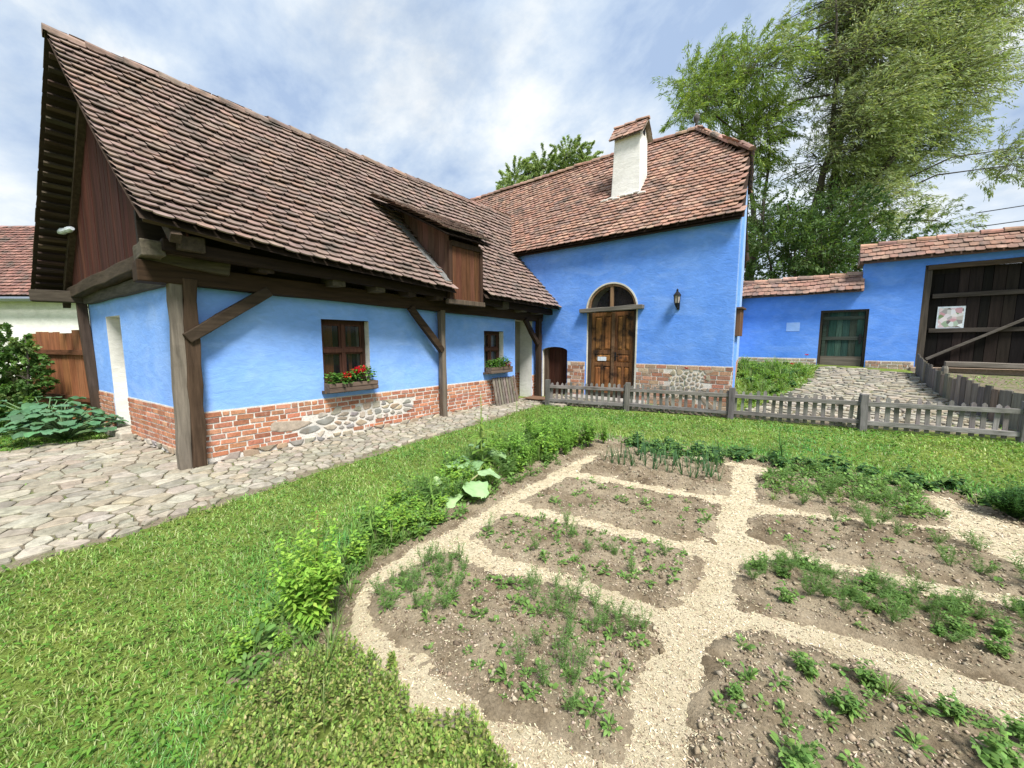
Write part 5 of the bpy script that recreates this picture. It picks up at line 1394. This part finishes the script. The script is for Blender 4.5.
# bean row along the far edge, lush herbs in the left border
ROW = [(-2.3, 5.35), (-2.2, 5.9), (-.55, 6.1), (1.1, 6.1), (1.75, 5.7), (1.5, 5.2), (1.05, 5.5), (-.45, 5.58), (-1.7, 5.4)]
place('bean', ROW, border_z, 46, .45, .95, 'dark leafy bean plant in the row along the far edge of the garden', 'bean plant', 'bean plants along the lawn', 21, .10)
place('bean', [(-1.9, 4.85), (-.8, 5.2), (-.75, 5.5), (-2.0, 5.5)], border_z, 12, .6, .95, 'dark leafy bean plant between the onion bed and the lawn', 'bean plant', 'bean plants behind the onions', 61, .16)
BL = [(-2.5, 5.1), (-3.55, 5.7), (-3.6, 4.2), (-3.25, 2.9), (-2.9, 2.7), (-2.65, 3.4), (-2.6, 4.3)]
place('herb', BL, border_z, 17, .5, 1.25, 'lush upright light green herb in the left border by the lawn', 'herb', 'tall herbs in the left border', 22, .22, lambda x, y: y > 3.3)
place('balm', [(-3.35, 3.2), (-3.05, 2.0), (-2.6, 1.2), (-2.42, 1.3), (-2.45, 2.1), (-2.65, 2.9)], border_z, 20, .4, 1.15, 'low yellow-green balm plant along the left edge of the chip path', 'herb', 'low balm plants along the path', 23, .15)
place('weed', [(-3.45, 5.2), (-3.35, 2.8), (-2.5, 1.0), (-2.3, 1.0), (-2.5, 2.2), (-2.45, 3.0), (-2.45, 5.0)], border_z, 40, .7, 1.6, 'leafy weed in the left border beside the chip path', 'weed', 'weeds in the left border', 24, .12)
place('tuft', [(-2.95, 2.4), (-2.35, .9), (-1.75, .45), (-1.7, .8), (-2.2, 1.2), (-2.6, 2.3)], lambda x, y: ground(x, y), 20, .6, 1.1, 'long grass tuft at the ragged edge between lawn and left border', 'grass tuft', 'grass tufts at the lawn edge', 25, .12)
LB = [(-2.95, 2.3), (-2.75, 1.3), (-2.4, .6), (-2.15, .42), (-1.9, .5), (-1.95, .85), (-2.25, 1.05), (-2.4, 1.4), (-2.45, 2.2)]
place('weed', LB, border_z, 62, .7, 1.6, 'leafy weed on the bare strip around the lovage bush', 'weed', 'weeds around the lovage', 71, .09)
place('balm', LB, border_z, 10, .4, .7, 'small yellow-green balm plant near the lovage bush', 'herb', 'balm near the lovage', 72, .16)
place('herb', [(-3.5, 5.3), (-3.4, 3.9), (-2.75, 3.6), (-2.6, 5.1), (-2.2, 5.5)], border_z, 20, .6, .95, 'lush upright herb at the far end of the left border', 'herb', 'herbs at the far end of the left border', 73, .2)
place('balm', [(-3.55, 5.4), (-3.5, 3.2), (-3.0, 2.6), (-2.75, 3.4), (-2.6, 5.0)], border_z, 14, .5, 1.1, 'low bright herb filling the left border between the taller plants', 'herb', 'low herbs in the left border', 74, .2)
place('tuft', [(-3.55, 5.6), (-3.45, 2.9), (-2.9, 1.6), (-2.4, .7), (-2.3, 1.0), (-2.6, 2.4), (-2.7, 5.2)], border_z, 70, .7, 1.7, 'long wild grass tuft among the herbs of the left border', 'grass tuft', 'grass tufts in the left border', 75, .10)
place('carrot', [(-3.55, 5.6), (-3.45, 2.9), (-2.9, 1.6), (-2.6, 2.4), (-2.7, 5.2)], border_z, 24, .8, 1.9, 'feathery wild plant among the herbs of the left border', 'feathery plant', 'feathery plants in the left border', 76, .2)
place('tuft', B_['weedy'], BZ['weedy'], 30, .3, .7, 'thin grass tuft in the far right bed by the lawn', 'grass tuft', 'grass tufts in the far right bed', 77, .12)
place('potato', [(-3.55, 5.6), (-3.45, 2.9), (-2.9, 1.6), (-2.5, 1.2), (-2.55, 2.4), (-2.6, 5.2)], border_z, 30, .6, 1.5, 'soft-leaved green plant among the herbs of the left border', 'leafy plant', 'leafy plants in the left border', 78, .15)
stalk_plant_specs = [(-3.25, 4.2, .75), (-3.35, 3.7, .62), (-2.75, 2.25, .55), (-3.0, 4.7, .6), (-2.62, 1.55, .5)]
EDGE = [(-2.8, 3.9), (-2.5, 3.6), (-2.4, 2.3), (-2.38, 1.4), (-2.62, 1.4), (-2.8, 2.4)]
place('weed', EDGE, border_z, 34, .6, 1.3, 'leafy weed between the herbs and the left edge of the chip path', 'weed', 'weeds along the chip path', 79, .09)
place('balm', [(-3.5, 5.4), (-3.4, 2.9), (-2.8, 1.5), (-2.55, 1.4), (-2.65, 2.6), (-2.7, 5.0)], border_z, 18, .7, 1.3, 'rounded yellow-green herb in the wild left border', 'herb', 'rounded herbs in the left border', 80, .2)
# bank beside the tall house: nasturtiums and weeds
BANK = [(-1.95, 14.6), (-1.75, 12.4), (-1.3, 9.7), (-1.0, 9.7), (-.3, 12.2), (-.15, 14.5)]
place('balm', BANK, lambda x, y: ground(x, y), 34, .6, 1.2, 'bright leafy plant on the bank between the tall house and the garden door', 'leafy plant', 'leafy plants on the yard bank', 26, .22)
place('bean', BANK, lambda x, y: ground(x, y), 22, .6, 1.2, 'dark leafy plant on the bank between the tall house and the garden door', 'leafy plant', 'dark leafy plants on the yard bank', 27, .25)
place('tuft', BANK, lambda x, y: ground(x, y), 40, 1.2, 2.2, 'tall grass tuft on the bank between the tall house and the garden door', 'grass tuft', 'grass tufts on the yard bank', 28, .2)
fl_me = Blades(); r = rr_[33]; n = 10; a = np.arange(n) * 2 * pi / n
fl_me.add(np.zeros((n, 3)), np.stack([np.cos(a), np.sin(a), r.uniform(.3, 1.2, n)], 1), np.stack([-np.sin(a), np.cos(a), np.zeros(n)], 1), .05, .05, .1, 2, 'ovate', [(.62, .02, .015)])
fl_me.add([[0, 0, -.45]], [[.02, .02, 1]], [[1, 0, 0]], .45, .012, 0, 2, 'thread', [(.07, .16, .04)])
Kp = Kind('poppy', [fl_me], 'petal')
for x, y, z, lab in ((-2.15, 8.55, 1.04, 'single red poppy in front of the brick base of the tall house'), (-.25, 12.7, 1.25, 'upper of two red poppies on the yard bank'), (-.5, 11.6, 1.05, 'lower of two red poppies on the yard bank')):
    Kp.put(x, y, z, 1.25, lab, 'flower')

# big single plants
def big_leaf(mb, base, tip_dir, L, W, col, fold=.12, droop=.25, lobes=0, roundish=False):
    """broad leaf blade as a curved, wavy grid"""
    d = Vector(tip_dir).normalized(); s = d.cross(Vector((0, 0, 1))).normalized(); u = s.cross(d); nu, nv = 9, 8; vs_ = []; fs = []
    ph = random.uniform(0, 6)
    for i in range(nu):
        t = i / (nu - 1); wd = W / 2 * (math.sin(pi * min(1, t * .86 + .14) ** .8) ** .6 if t < 1 else 0.02)
        if roundish: wd = W / 2 * max(.02, 1 - (2 * t - 1) ** 2) ** .42
        if lobes: wd *= 1 + .13 * math.sin(t * 19 + ph) + .06 * math.sin(t * 41)
        for j in range(nv):
            v = 2 * j / (nv - 1) - 1; ru = .075 * W * math.sin(v * 7 + t * 9 + ph) * abs(v)
            vs_.append(Vector(base) + d * (L * (t - .10 * abs(v) * (1 - t))) + s * (wd * v) + u * (abs(v) * wd * fold + ru) - Vector((0, 0, droop * L * t * t)))
    for i in range(nu - 1):
        for j in range(nv - 1): fs.append([i * nv + j, i * nv + j + 1, (i + 1) * nv + j + 1, (i + 1) * nv + j])
    mb.add(vs_, fs, jitc(col, .15))
def broad_plant(name, label, cat, x, y, specs, stalk_col, leaf_col, rnd=False):
    z = gz(x, y) + .01; root = thing(name, label, cat, (x, y, z))
    for (az, reach, h, L, W) in specs:
        e = Vector((x + math.cos(az) * reach, y + math.sin(az) * reach, z + h)); m = MB()
        m.tube([(x, y, z), Vector((x, y, z)).lerp(e, .5) + Vector((0, 0, h * .18)), e], [.013, .011, .007], 6, stalk_col)
        m.build('stalk', M['leaf_thick'], root, True)
        m = MB(); big_leaf(m, e, (math.cos(az), math.sin(az), .1), L, W, jitc(leaf_col, .2), droop=random.uniform(.2, .5), lobes=1, roundish=rnd); m.build('leaf', M['leaf_thick'], root, True)
broad_plant('rhubarb', 'rhubarb with broad pale green leaves at the edge of the garden border', 'rhubarb', -2.82, 2.72,
            [(-.3, .15, .16, .27, .25), (-1.2, .14, .08, .26, .22), (2.6, .17, .22, .26, .23), (.9, .18, .20, .22, .20), (3.9, .15, .14, .22, .2), (-2.0, .17, .1, .18, .15)], (.30, .30, .14), (.29, .43, .20), True)
broad_plant('rhubarb', 'smaller rhubarb half hidden behind the tall seed stalk', 'rhubarb', -3.1, 3.25,
            [(.4, .13, .26, .22, .2), (2.4, .13, .28, .24, .2), (-1.0, .14, .2, .22, .19), (4.2, .13, .2, .2, .18)], (.25, .28, .12), (.24, .38, .17), True)
# squash patch by the end wall: one plant with many broad leaves
sx_, sy_ = -9.6, .28
specs = []
rg = random.Random(77)
for k in range(95):
    az = rg.uniform(0, 6.28); q = rg.uniform(.05, 1) ** .7; specs.append((az, q * .62, .62 - .42 * q + rg.uniform(-.06, .06), rg.uniform(.12, .18), rg.uniform(.14, .20)))
broad_plant('squash_plant', 'squash plant with large blue-green leaves below the end wall of the cottage', 'squash plant', sx_, sy_, specs, (.16, .26, .12), (.105, .225, .115), True)
specs = [(rg.uniform(0, 6.28), rg.uniform(.1, .6), rg.uniform(.15, .6), rg.uniform(.2, .28), rg.uniform(.2, .28)) for k in range(40)]
broad_plant('squash_plant', 'squash plant with large leaves growing against the board fence', 'squash plant', -10.55, .12, specs, (.16, .26, .12), (.095, .205, .105), True)

# tall seed stalk, thistle-like plant, lovage, clipped bush
def stalk_plant(name, label, cat, x, y, h, pal, n, L, W, topcol):
    z = gz(x, y); root = thing(name, label, cat, (x, y, z)); m = MB(); pts = [(x + .02 * math.sin(k), y + .02 * math.cos(k * 1.3), z + h * k / 6) for k in range(7)]
    m.tube(pts, [.012, .011, .010, .009, .007, .005, .003], 6, pal[0]); m.build('stem', M['leaf_thick'], root, True)
    b = Blades(); r = np.random.default_rng(int(h * 1000)); t = r.uniform(.02, .72, n); a = r.uniform(0, 6.28, n); e = r.uniform(.0, .9, n)
    b.add(np.stack([np.full(n, x), np.full(n, y), z + h * t], 1), np.stack([np.cos(a) * np.cos(e), np.sin(a) * np.cos(e), np.sin(e)], 1), np.stack([-np.sin(a), np.cos(a), np.zeros(n)], 1), L * (1.2 - t), W * (1.2 - t), .4, 3, 'lance', cols(n, pal, .2, r)); b.build('leaves', M['leaf'], root)
    if topcol:
        b = Blades(); k = 150; t = r.uniform(.5, 1, k); a = r.uniform(0, 6.28, k)
        b.add(np.stack([x + np.cos(a) * .01, y + np.sin(a) * .01, z + h * t], 1), np.stack([np.cos(a), np.sin(a), r.uniform(.2, 1.5, k)], 1), np.stack([-np.sin(a), np.cos(a), np.zeros(k)], 1), .075 * (1.25 - t), .014, .1, 1, 'lance', cols(k, topcol, .25, r)); b.build('seed_head', M['leaf'], root)
stalk_plant('seed_stalk', 'tall yellowing seed stalk rising above the herb border', 'seed stalk', -2.98, 3.18, .98, [(.20, .30, .07), (.16, .27, .05)], 34, .26, .07, [(.36, .34, .10), (.30, .32, .08)])
stalk_plant('sorrel_stalk', 'thin reddish sorrel stalk standing over the bright lovage bush', 'sorrel', -2.25, .98, .62, [(.22, .22, .06)], 12, .14, .03, [(.40, .28, .10), (.42, .35, .12)])
stalk_plant('mallow_plant', 'tall branching leafy plant standing alone before the lawn at the end of the chip path', 'leafy plant', -.30, 5.78, .52, [(.10, .22, .05), (.08, .19, .05)], 60, .20, .022, None)
for (x_, y_, h_), lab_ in zip(stalk_plant_specs, ('tallest thin wild stalk behind the rhubarb in the left border', 'thin wild stalk just behind the rhubarb near the lawn', 'thin wild stalk in front of the rhubarb', 'thin wild stalk at the far end of the left border', 'thin wild stalk between lovage and rhubarb')):
    stalk_plant('wild_stalk', lab_, 'wild plant', x_, y_, h_, [(.20, .34, .08), (.16, .29, .06)], 40, .14, .018, [(.30, .38, .12), (.36, .40, .16)])
def bush(name, label, cat, x, y, mk, mat='leaf'):
    z = gz(x, y); root = thing(name, label, cat, (x, y, z)); o = mk.build('foliage', M[mat], root); o.matrix_parent_inverse = Matrix.Identity(4); return root
bush('lovage', 'bright yellow-green lovage bush at the edge between lawn and chip path', 'lovage', -2.08, .86, bushy(rr_[34], .66, .30, 80, 34, .062, .028, [(.25, .43, .06), (.31, .48, .085), (.19, .36, .05)], 'ovate', .35, base=.12))
bush('clipped_bush', 'dense dark green rounded lavender bush at the right edge of the garden', 'bush', 1.44, 5.28, bushy(rr_[35], .36, .42, 220, 26, .05, .012, [(.05, .13, .03), (.07, .17, .035), (.04, .10, .025)], 'lance', .2, base=.4))
bush('comfrey_plant', 'coarse leafy plant in the near right corner of the garden', 'leafy plant', .80, 1.88, bushy(rr_[36], .20, .2, 12, 9, .15, .05, G2, 'lance', .4))

# sedum mat in the near corner of the border
b = Blades(); r = np.random.default_rng(91)
x, y = scatter(SEDUM, lambda d: np.clip(9000 / np.maximum(d, 1.2) ** 2, 800, 3600), 92); n = len(x)
hh = .02 + .20 * fbm(x * 5, y * 5, 14) ** 1.3 + .03 * np.clip(sdist(SEDUM, x, y) / .15, 0, 1)
SP = [(.18, .28, .055), (.22, .31, .07), (.27, .32, .09), (.14, .24, .045), (.30, .30, .12)]
for k in range(12):
    a = r.uniform(0, 6.28, n); t = k / 12; e = .1 + 1.1 * t + r.uniform(-.2, .2, n)
    b.add(np.stack([x, y, ground(x, y) + hh * (.35 + .65 * t)], 1), np.stack([np.cos(a) * np.cos(e), np.sin(a) * np.cos(e), np.sin(e)], 1), np.stack([-np.sin(a), np.cos(a), np.zeros(n)], 1), r.uniform(.016, .028, n) * (1.2 - .4 * t), r.uniform(.009, .015, n), .1, 2, 'ovate', np.clip(cols(n, SP, .3, r) * 1.05, 0, 1))
b.add(np.stack([x, y, ground(x, y)], 1), np.array([[0, 0, 1]]), np.stack([np.cos(a), np.sin(a), a * 0], 1), hh, .005, 0, 1, 'thread', (.12, .14, .05))
tag(b.build('sedum', M['leaf_thick'], None, False), kind='stuff')
place('tuft', [(-1.85, .8), (-1.8, .35), (-1.5, .3), (-1.55, .85)], lambda x, y: ground(x, y), 5, .6, .9, 'long grass tuft sprouting from the sedum mat', 'grass tuft', 'grass tufts in the sedum', 62, .12)

# flower boxes on the window sills
def flower_box(y0, y1, z0, label, red, r):
    root = thing('flower_box', label, 'flower box', (XW + .12, (y0 + y1) / 2, z0)); m = MB(); c = (.13, .095, .07)
    x0, x1, h = XW + .03, XW + .22, .15
    for k in range(2): m.box(x1 - .02, x1 + random.uniform(0, .006), y0, y1, z0 + .075 * k + .002, z0 + .075 * k + .07, jitc(c, .25))
    m.box(x0, x0 + .02, y0, y1, z0, z0 + h, c); m.box(x0 + .02, x1 - .02, y0 + .001, y0 + .02, z0, z0 + h - .005, c); m.box(x0 + .02, x1 - .02, y1 - .02, y1 - .001, z0, z0 + h - .005, c); m.box(x0 + .02, x1 - .02, y0 + .02, y1 - .02, z0 + .0, z0 + h - .03, (.06, .045, .035))
    m.build('box', M['wood_y'], root, bevel=.005)
    n = int((y1 - y0) * 700); y = r.uniform(y0 + .02, y1 - .02, n); t = (y - y0) / (y1 - y0); hump = .10 + .16 * (fbm(y * 5, y * 0, 3, 3)) + (.08 * np.exp(-((t - .68) / .16) ** 2) if red else 0)
    z = z0 + h + r.uniform(-.04, 1, n) * hump; x = XW + .11 + r.normal(0, .06, n); a = r.uniform(0, 6.28, n); e = r.uniform(-.3, .8, n); b = Blades()
    b.add(np.stack([x, y, z], 1), np.stack([np.cos(a) * np.cos(e), np.sin(a) * np.cos(e), np.sin(e)], 1), np.stack([-np.sin(a), np.cos(a), r.uniform(-.4, .4, n)], 1), r.uniform(.04, .075, n), r.uniform(.04, .065, n), .4, 2, 'round', cols(n, [(.06, .16, .03), (.09, .22, .04), (.14, .29, .05)], .25, r)); b.build('geranium_leaves', M['leaf'], root)
    for (tt, dz) in red:
        yc = y0 + (y1 - y0) * tt; b = Blades(); k = 70; p = unit(r.normal(0, 1, (k, 3))) * r.uniform(.02, .07, (k, 1)) * [1, 1.15, .8]; a = r.uniform(0, 6.28, k)
        b.add(p + [XW + .16, yc, z0 + h + dz], p + r.normal(0, .02, (k, 3)), np.stack([-np.sin(a), np.cos(a), r.uniform(-1, 1, k)], 1), .035, .03, .1, 2, 'round', cols(k, [(.55, .012, .02), (.68, .02, .03), (.45, .01, .02)], .2, r)); b.build('geranium_flower', M['petal'], root)
flower_box(2.90, 3.75, .80, 'wooden flower box of red geraniums under the nearer cottage window', [(.36, .11), (.68, .20), (.60, .19)], rr_[37])
flower_box(6.70, 7.50, .86, 'wooden flower box of green plants under the farther cottage window', [(.85, .05)], rr_[38])
# ------------------------------------------------------------------ leafy bush at the left and trees behind
cyw = R(38.5); Cr = Vector((math.cos(cyw), math.sin(cyw), 0)); Cf = Vector((-math.sin(cyw), math.cos(cyw), 0))
def spot(lat, dep, z): p = Cr * lat + Cf * dep; return Vector((p.x, p.y, z))
def tree(name, label, cat, base, stems, blobs, nleaf, L, W, pal, wind, seed, trunk_r, ntwig=60, hang=.35, bark=(.075, .062, .05)):
    """stems: list of point lists; blobs: (centre, radius, weight); leaves hang on twigs around blob centres"""
    r = np.random.default_rng(seed); rgx = random.Random(seed)
    root = thing(name, label, cat, tuple(base)); m = MB()
    nodes = []
    for pts, r0 in stems:
        pts = [Vector(p) for p in pts]; k = len(pts); fine = []
        for i in range(k - 1):
            for t in np.linspace(0, 1, 5)[: (5 if i == k - 2 else 4)]: fine.append(pts[i].lerp(pts[i + 1], t) + Vector((rgx.uniform(-1, 1), rgx.uniform(-1, 1), rgx.uniform(-.5, .5))) * r0 * .35 * (1 if fine else 0))
        rad = [r0 * (1 - .88 * (i / (len(fine) - 1)) ** .8) for i in range(len(fine))]
        m.tube(fine, rad, 8, bark); nodes += list(zip(fine, rad))[2:]
    m.build('trunk', M['bark'], root, True)
    br = MB(); b = Blades(); wsum = sum(q[2] for q in blobs)
    for c, R_, wt in blobs:
        c = Vector(c); near = min(nodes, key=lambda q: (q[0] - c).length + (2 if q[0].z > c.z else 0)); s0, r0 = near
        mid = s0.lerp(c, .5) + Vector((0, 0, .12 * (c - s0).length)); br.tube([s0, s0.lerp(mid, .6), mid, mid.lerp(c, .5), c], [max(.03, r0 * .6) if R_ > .6 else .014, .045 if R_ > .6 else .012, .035 if R_ > .6 else .010, .025 if R_ > .6 else .008, .015 if R_ > .6 else .005], 5, bark)
        nt_ = max(6, int(ntwig * wt)); nl = int(nleaf * wt / wsum / nt_)
        for i in range(nt_):
            q = Vector(unit(r.normal(0, 1, (1, 3)))[0]) * R_ * (r.uniform(.25, 1) ** .55); q.z *= .8
            e = c + q; st = c + q * .25
            d = q.normalized() * .55 + Vector(wind) * r.uniform(.4, 1.3) + Vector((0, 0, r.uniform(-.1, .5))); d.normalize()
            TL = R_ * r.uniform(.5, 1.05); p0 = e - d * TL * .45; p1 = e + d * TL * .3; p2 = p1 + (d - Vector((0, 0, hang))) * TL * .5
            br.tube([st, p0, p1, p2], [R_ * .011, R_ * .008, R_ * .005, .003], 3, (.11, .11, .06), False)
            t = r.uniform(0, 1, nl) ** .8; P = np.where(t[:, None] < .5, np.array(p0) + (np.array(p1) - np.array(p0)) * (t[:, None] * 2), np.array(p1) + (np.array(p2) - np.array(p1)) * (t[:, None] * 2 - 1))
            P = P + r.normal(0, R_ * .045, (nl, 3)) * (1 - .3 * t[:, None])
            D = np.array(d)[None] * .9 + r.normal(0, .5, (nl, 3)); D[:, 2] -= hang * .8
            hue = pal[rgx.randrange(len(pal))]
            b.add(P, D, r.normal(0, 1, (nl, 3)), L * r.uniform(.6, 1.25, nl), W * r.uniform(.7, 1.25, nl), .15, 2, 'lance', cols(nl, [hue], .28, r))
    br.build('branches', M['bark'], root, True)
    b.build('crown', M['leaf'], root, False)
    return root
def blobs_from(lst, dep, spread, seed):
    """(lateral m, height m, radius m) at a depth from the camera position, spread in depth to make a crown with volume"""
    r = random.Random(seed); out = []
    for (lat, z, R_) in lst:
        for k in range(2 if R_ > 1.6 else 1):
            dz = r.uniform(-1, 1) * spread
            out.append((spot(lat + (r.uniform(-.5, .5) if k else 0), dep + dz, z), R_, R_ * R_))
    return out
def lm(lst, dep):     # photograph measurements (pixels) to metres at that depth
    return [((x - 512) / 385 * dep, H + (342 - y) / 385 * dep, rr / 385 * dep) for x, y, rr in lst]
D1 = 20.0
big = lm([(815, 100, 40), (812, 150, 36), (828, 70, 36), (795, 140, 28), (838, 50, 48), (885, 20, 46), (925, 75, 46), (868, 120, 48), (780, 62, 26), (915, 145, 44), (850, 185, 42), (950, 175, 30), (800, 175, 36), (845, 0, 40), (935, 25, 36), (768, 118, 28), (880, 222, 26), (815, 30, 32), (945, 50, 28), (940, 110, 30), (828, 140, 38), (930, 195, 26), (905, -30, 44), (855, -50, 40), (795, 12, 18), (830, 222, 32), (870, 70, 36), (745, 90, 20), (955, 60, 22), (950, 130, 26), (905, 232, 22)], D1)
bl = blobs_from([(a, b_, c * .86) for a, b_, c in big], D1, 2.6, 4)
bz = spot(15.0, D1, 0); bz.z = 1.1
def P3(px, py, dep=D1, df=0): l = ((px - 512) / 385 * dep, H + (342 - py) / 385 * dep); return spot(l[0], dep + df, l[1])
stems = [([bz, P3(812, 240), P3(825, 180, df=.4), P3(838, 100, df=.8), P3(850, 20, df=.6), P3(856, -50)], .30),
         ([bz, P3(825, 235), P3(858, 170, df=-1), P3(895, 105, df=-1.4), P3(925, 30, df=-1.2), P3(940, -30)], .22),
         ([bz, P3(835, 240, df=.5), P3(885, 195, df=1.2), P3(935, 150, df=1.6), P3(975, 95, df=1.6)], .18),
         ([bz, P3(800, 235), P3(800, 170, df=-.8), P3(795, 110, df=-1.2), P3(788, 50, df=-1.2)], .25)]
WIND = Cr * .95 + Vector((0, 0, .12))
WP = [(.31, .385, .175), (.35, .425, .205), (.27, .335, .14), (.41, .47, .26), (.22, .285, .11)]
tree('willow_tree', 'large wind-blown willow with several stems towering behind the yard wall', 'tree', bz, stems, bl, 195000, .17, .036, WP, WIND, 21, .3, 30)
D2 = 21.5
left = lm([(700, 95, 30), (688, 125, 26), (725, 110, 30), (735, 150, 30), (668, 135, 18), (748, 185, 26), (712, 75, 18), (735, 80, 20), (680, 100, 16), (755, 130, 24)], D2)
b2 = spot(12.6, D2, 0); b2.z = 1.1
st2 = [([b2, P3(745, 240, D2), P3(738, 180, D2), P3(722, 120, D2), P3(705, 80, D2)], .2), ([b2, P3(752, 230, D2), P3(756, 170, D2), P3(750, 110, D2)], .16)]
tree('willow_tree', 'smaller pale green willow rising over the roof end of the tall house', 'tree', b2, st2, blobs_from(left, D2, 1.6, 6), 34000, .22, .042, [(.23, .33, .085), (.27, .37, .10), (.19, .28, .07)], WIND * .4, 22, .2, 22)
D3 = 18.0
dark = lm([(770, 255, 34), (760, 215, 26), (798, 262, 34), (832, 255, 34), (748, 250, 20), (860, 250, 26), (785, 225, 26), (815, 228, 24), (750, 285, 26), (790, 292, 26), (850, 280, 22), (885, 262, 16)], D3)
b3 = spot(13.0, D3, 0); b3.z = 1.1
st3 = [([b3, P3(790, 290, D3), P3(785, 250, D3), P3(775, 210, D3)], .12), ([b3, P3(800, 280, D3), P3(830, 250, D3)], .1), ([b3, P3(770, 290, D3), P3(755, 240, D3), P3(752, 205, D3)], .1)]
tree('elder_tree', 'dark dense elder bush below the willow directly behind the low yard wall', 'tree', b3, st3, blobs_from(dark, D3, 1.2, 8), 34000, .16, .065, [(.085, .15, .045), (.11, .18, .055), (.065, .12, .04)], (0, 0, .1), 23, .1, 30, .25)
D4 = 27.0
small = lm([(518, 178, 17), (545, 172, 18), (566, 166, 17), (503, 190, 14), (580, 172, 12), (540, 190, 20), (562, 186, 19), (512, 198, 16), (532, 174, 14), (556, 164, 14), (575, 185, 14)], D4)
b4 = spot(2.2, D4, 0); b4.z = 1.1
st4 = [([b4, P3(545, 250, D4), P3(543, 200, D4), P3(540, 172, D4)], .25), ([b4, P3(548, 230, D4), P3(562, 185, D4), P3(568, 165, D4)], .16)]
tree('tree', 'distant round-crowned tree showing above the ridge between the two roofs', 'tree', b4, st4, blobs_from([(a, b_ - .5, c * .8) for a, b_, c in small], D4, 1.5, 9), 90000, .11, .05, [(.28, .38, .15), (.33, .43, .18), (.23, .32, .12)], WIND * .25, 24, .2, 50)
# leafy bush at the far left
vb = spot(-9.6, 7.1, 0); base = Vector((vb.x, vb.y, 0))
def S(lat, dep, z): return spot(lat, dep, z)
vbl = [(S(-9.3 + a, 7.1 + d, z), R_ * .92, R_ * R_) for a, d, z, R_ in ((0, 0, .5, .45), (.25, -.1, 1.0, .40), (-.3, .1, 1.2, .45), (.1, 0, 1.5, .33), (-.6, 0, .8, .5), (-.5, .1, 1.65, .35), (-1.0, .1, 1.2, .5), (.45, -.2, .45, .32), (-1.3, .1, .6, .5), (.35, 0, 1.35, .22), (-1.3, 0, 1.6, .4), (-.2, -.3, .35, .35))]
vst = [([base, S(-9.0, 7.1, .6), S(-8.9, 7.1, 1.2), S(-8.9, 7.1, 1.7)], .04), ([base, S(-9.4, 7.1, .6), S(-9.6, 7.1, 1.3)], .04)]
tree('elder_bush', 'leafy bush of mid green foliage at the left edge before the white neighbouring house', 'bush', base, vst, vbl, 26000, .075, .045, [(.10, .20, .045), (.14, .25, .06), (.08, .16, .04), (.20, .29, .10)], (0, 0, .1), 25, .04, 150, .3)

# distant ring of hills so that the ground does not end at a bare line
hx = []; m = MB(); n = 72
for k in range(n):
    a0, a1 = 2 * pi * k / n, 2 * pi * (k + 1) / n
    f = lambda a: 16 + 9 * math.sin(a * 3 + 1) + 6 * math.sin(a * 7)
    p = lambda a, rr, z: (rr * math.cos(a), rr * math.sin(a), z)
    m.quad(p(a0, 480, -2), p(a1, 480, -2), p(a1, 640, f(a1)), p(a0, 640, f(a0)))
    m.quad(p(a0, 640, f(a0)), p(a1, 640, f(a1)), p(a1, 850, -4), p(a0, 850, -4))
tag(m.build('hills', M['turf'], None, True), kind='structure')
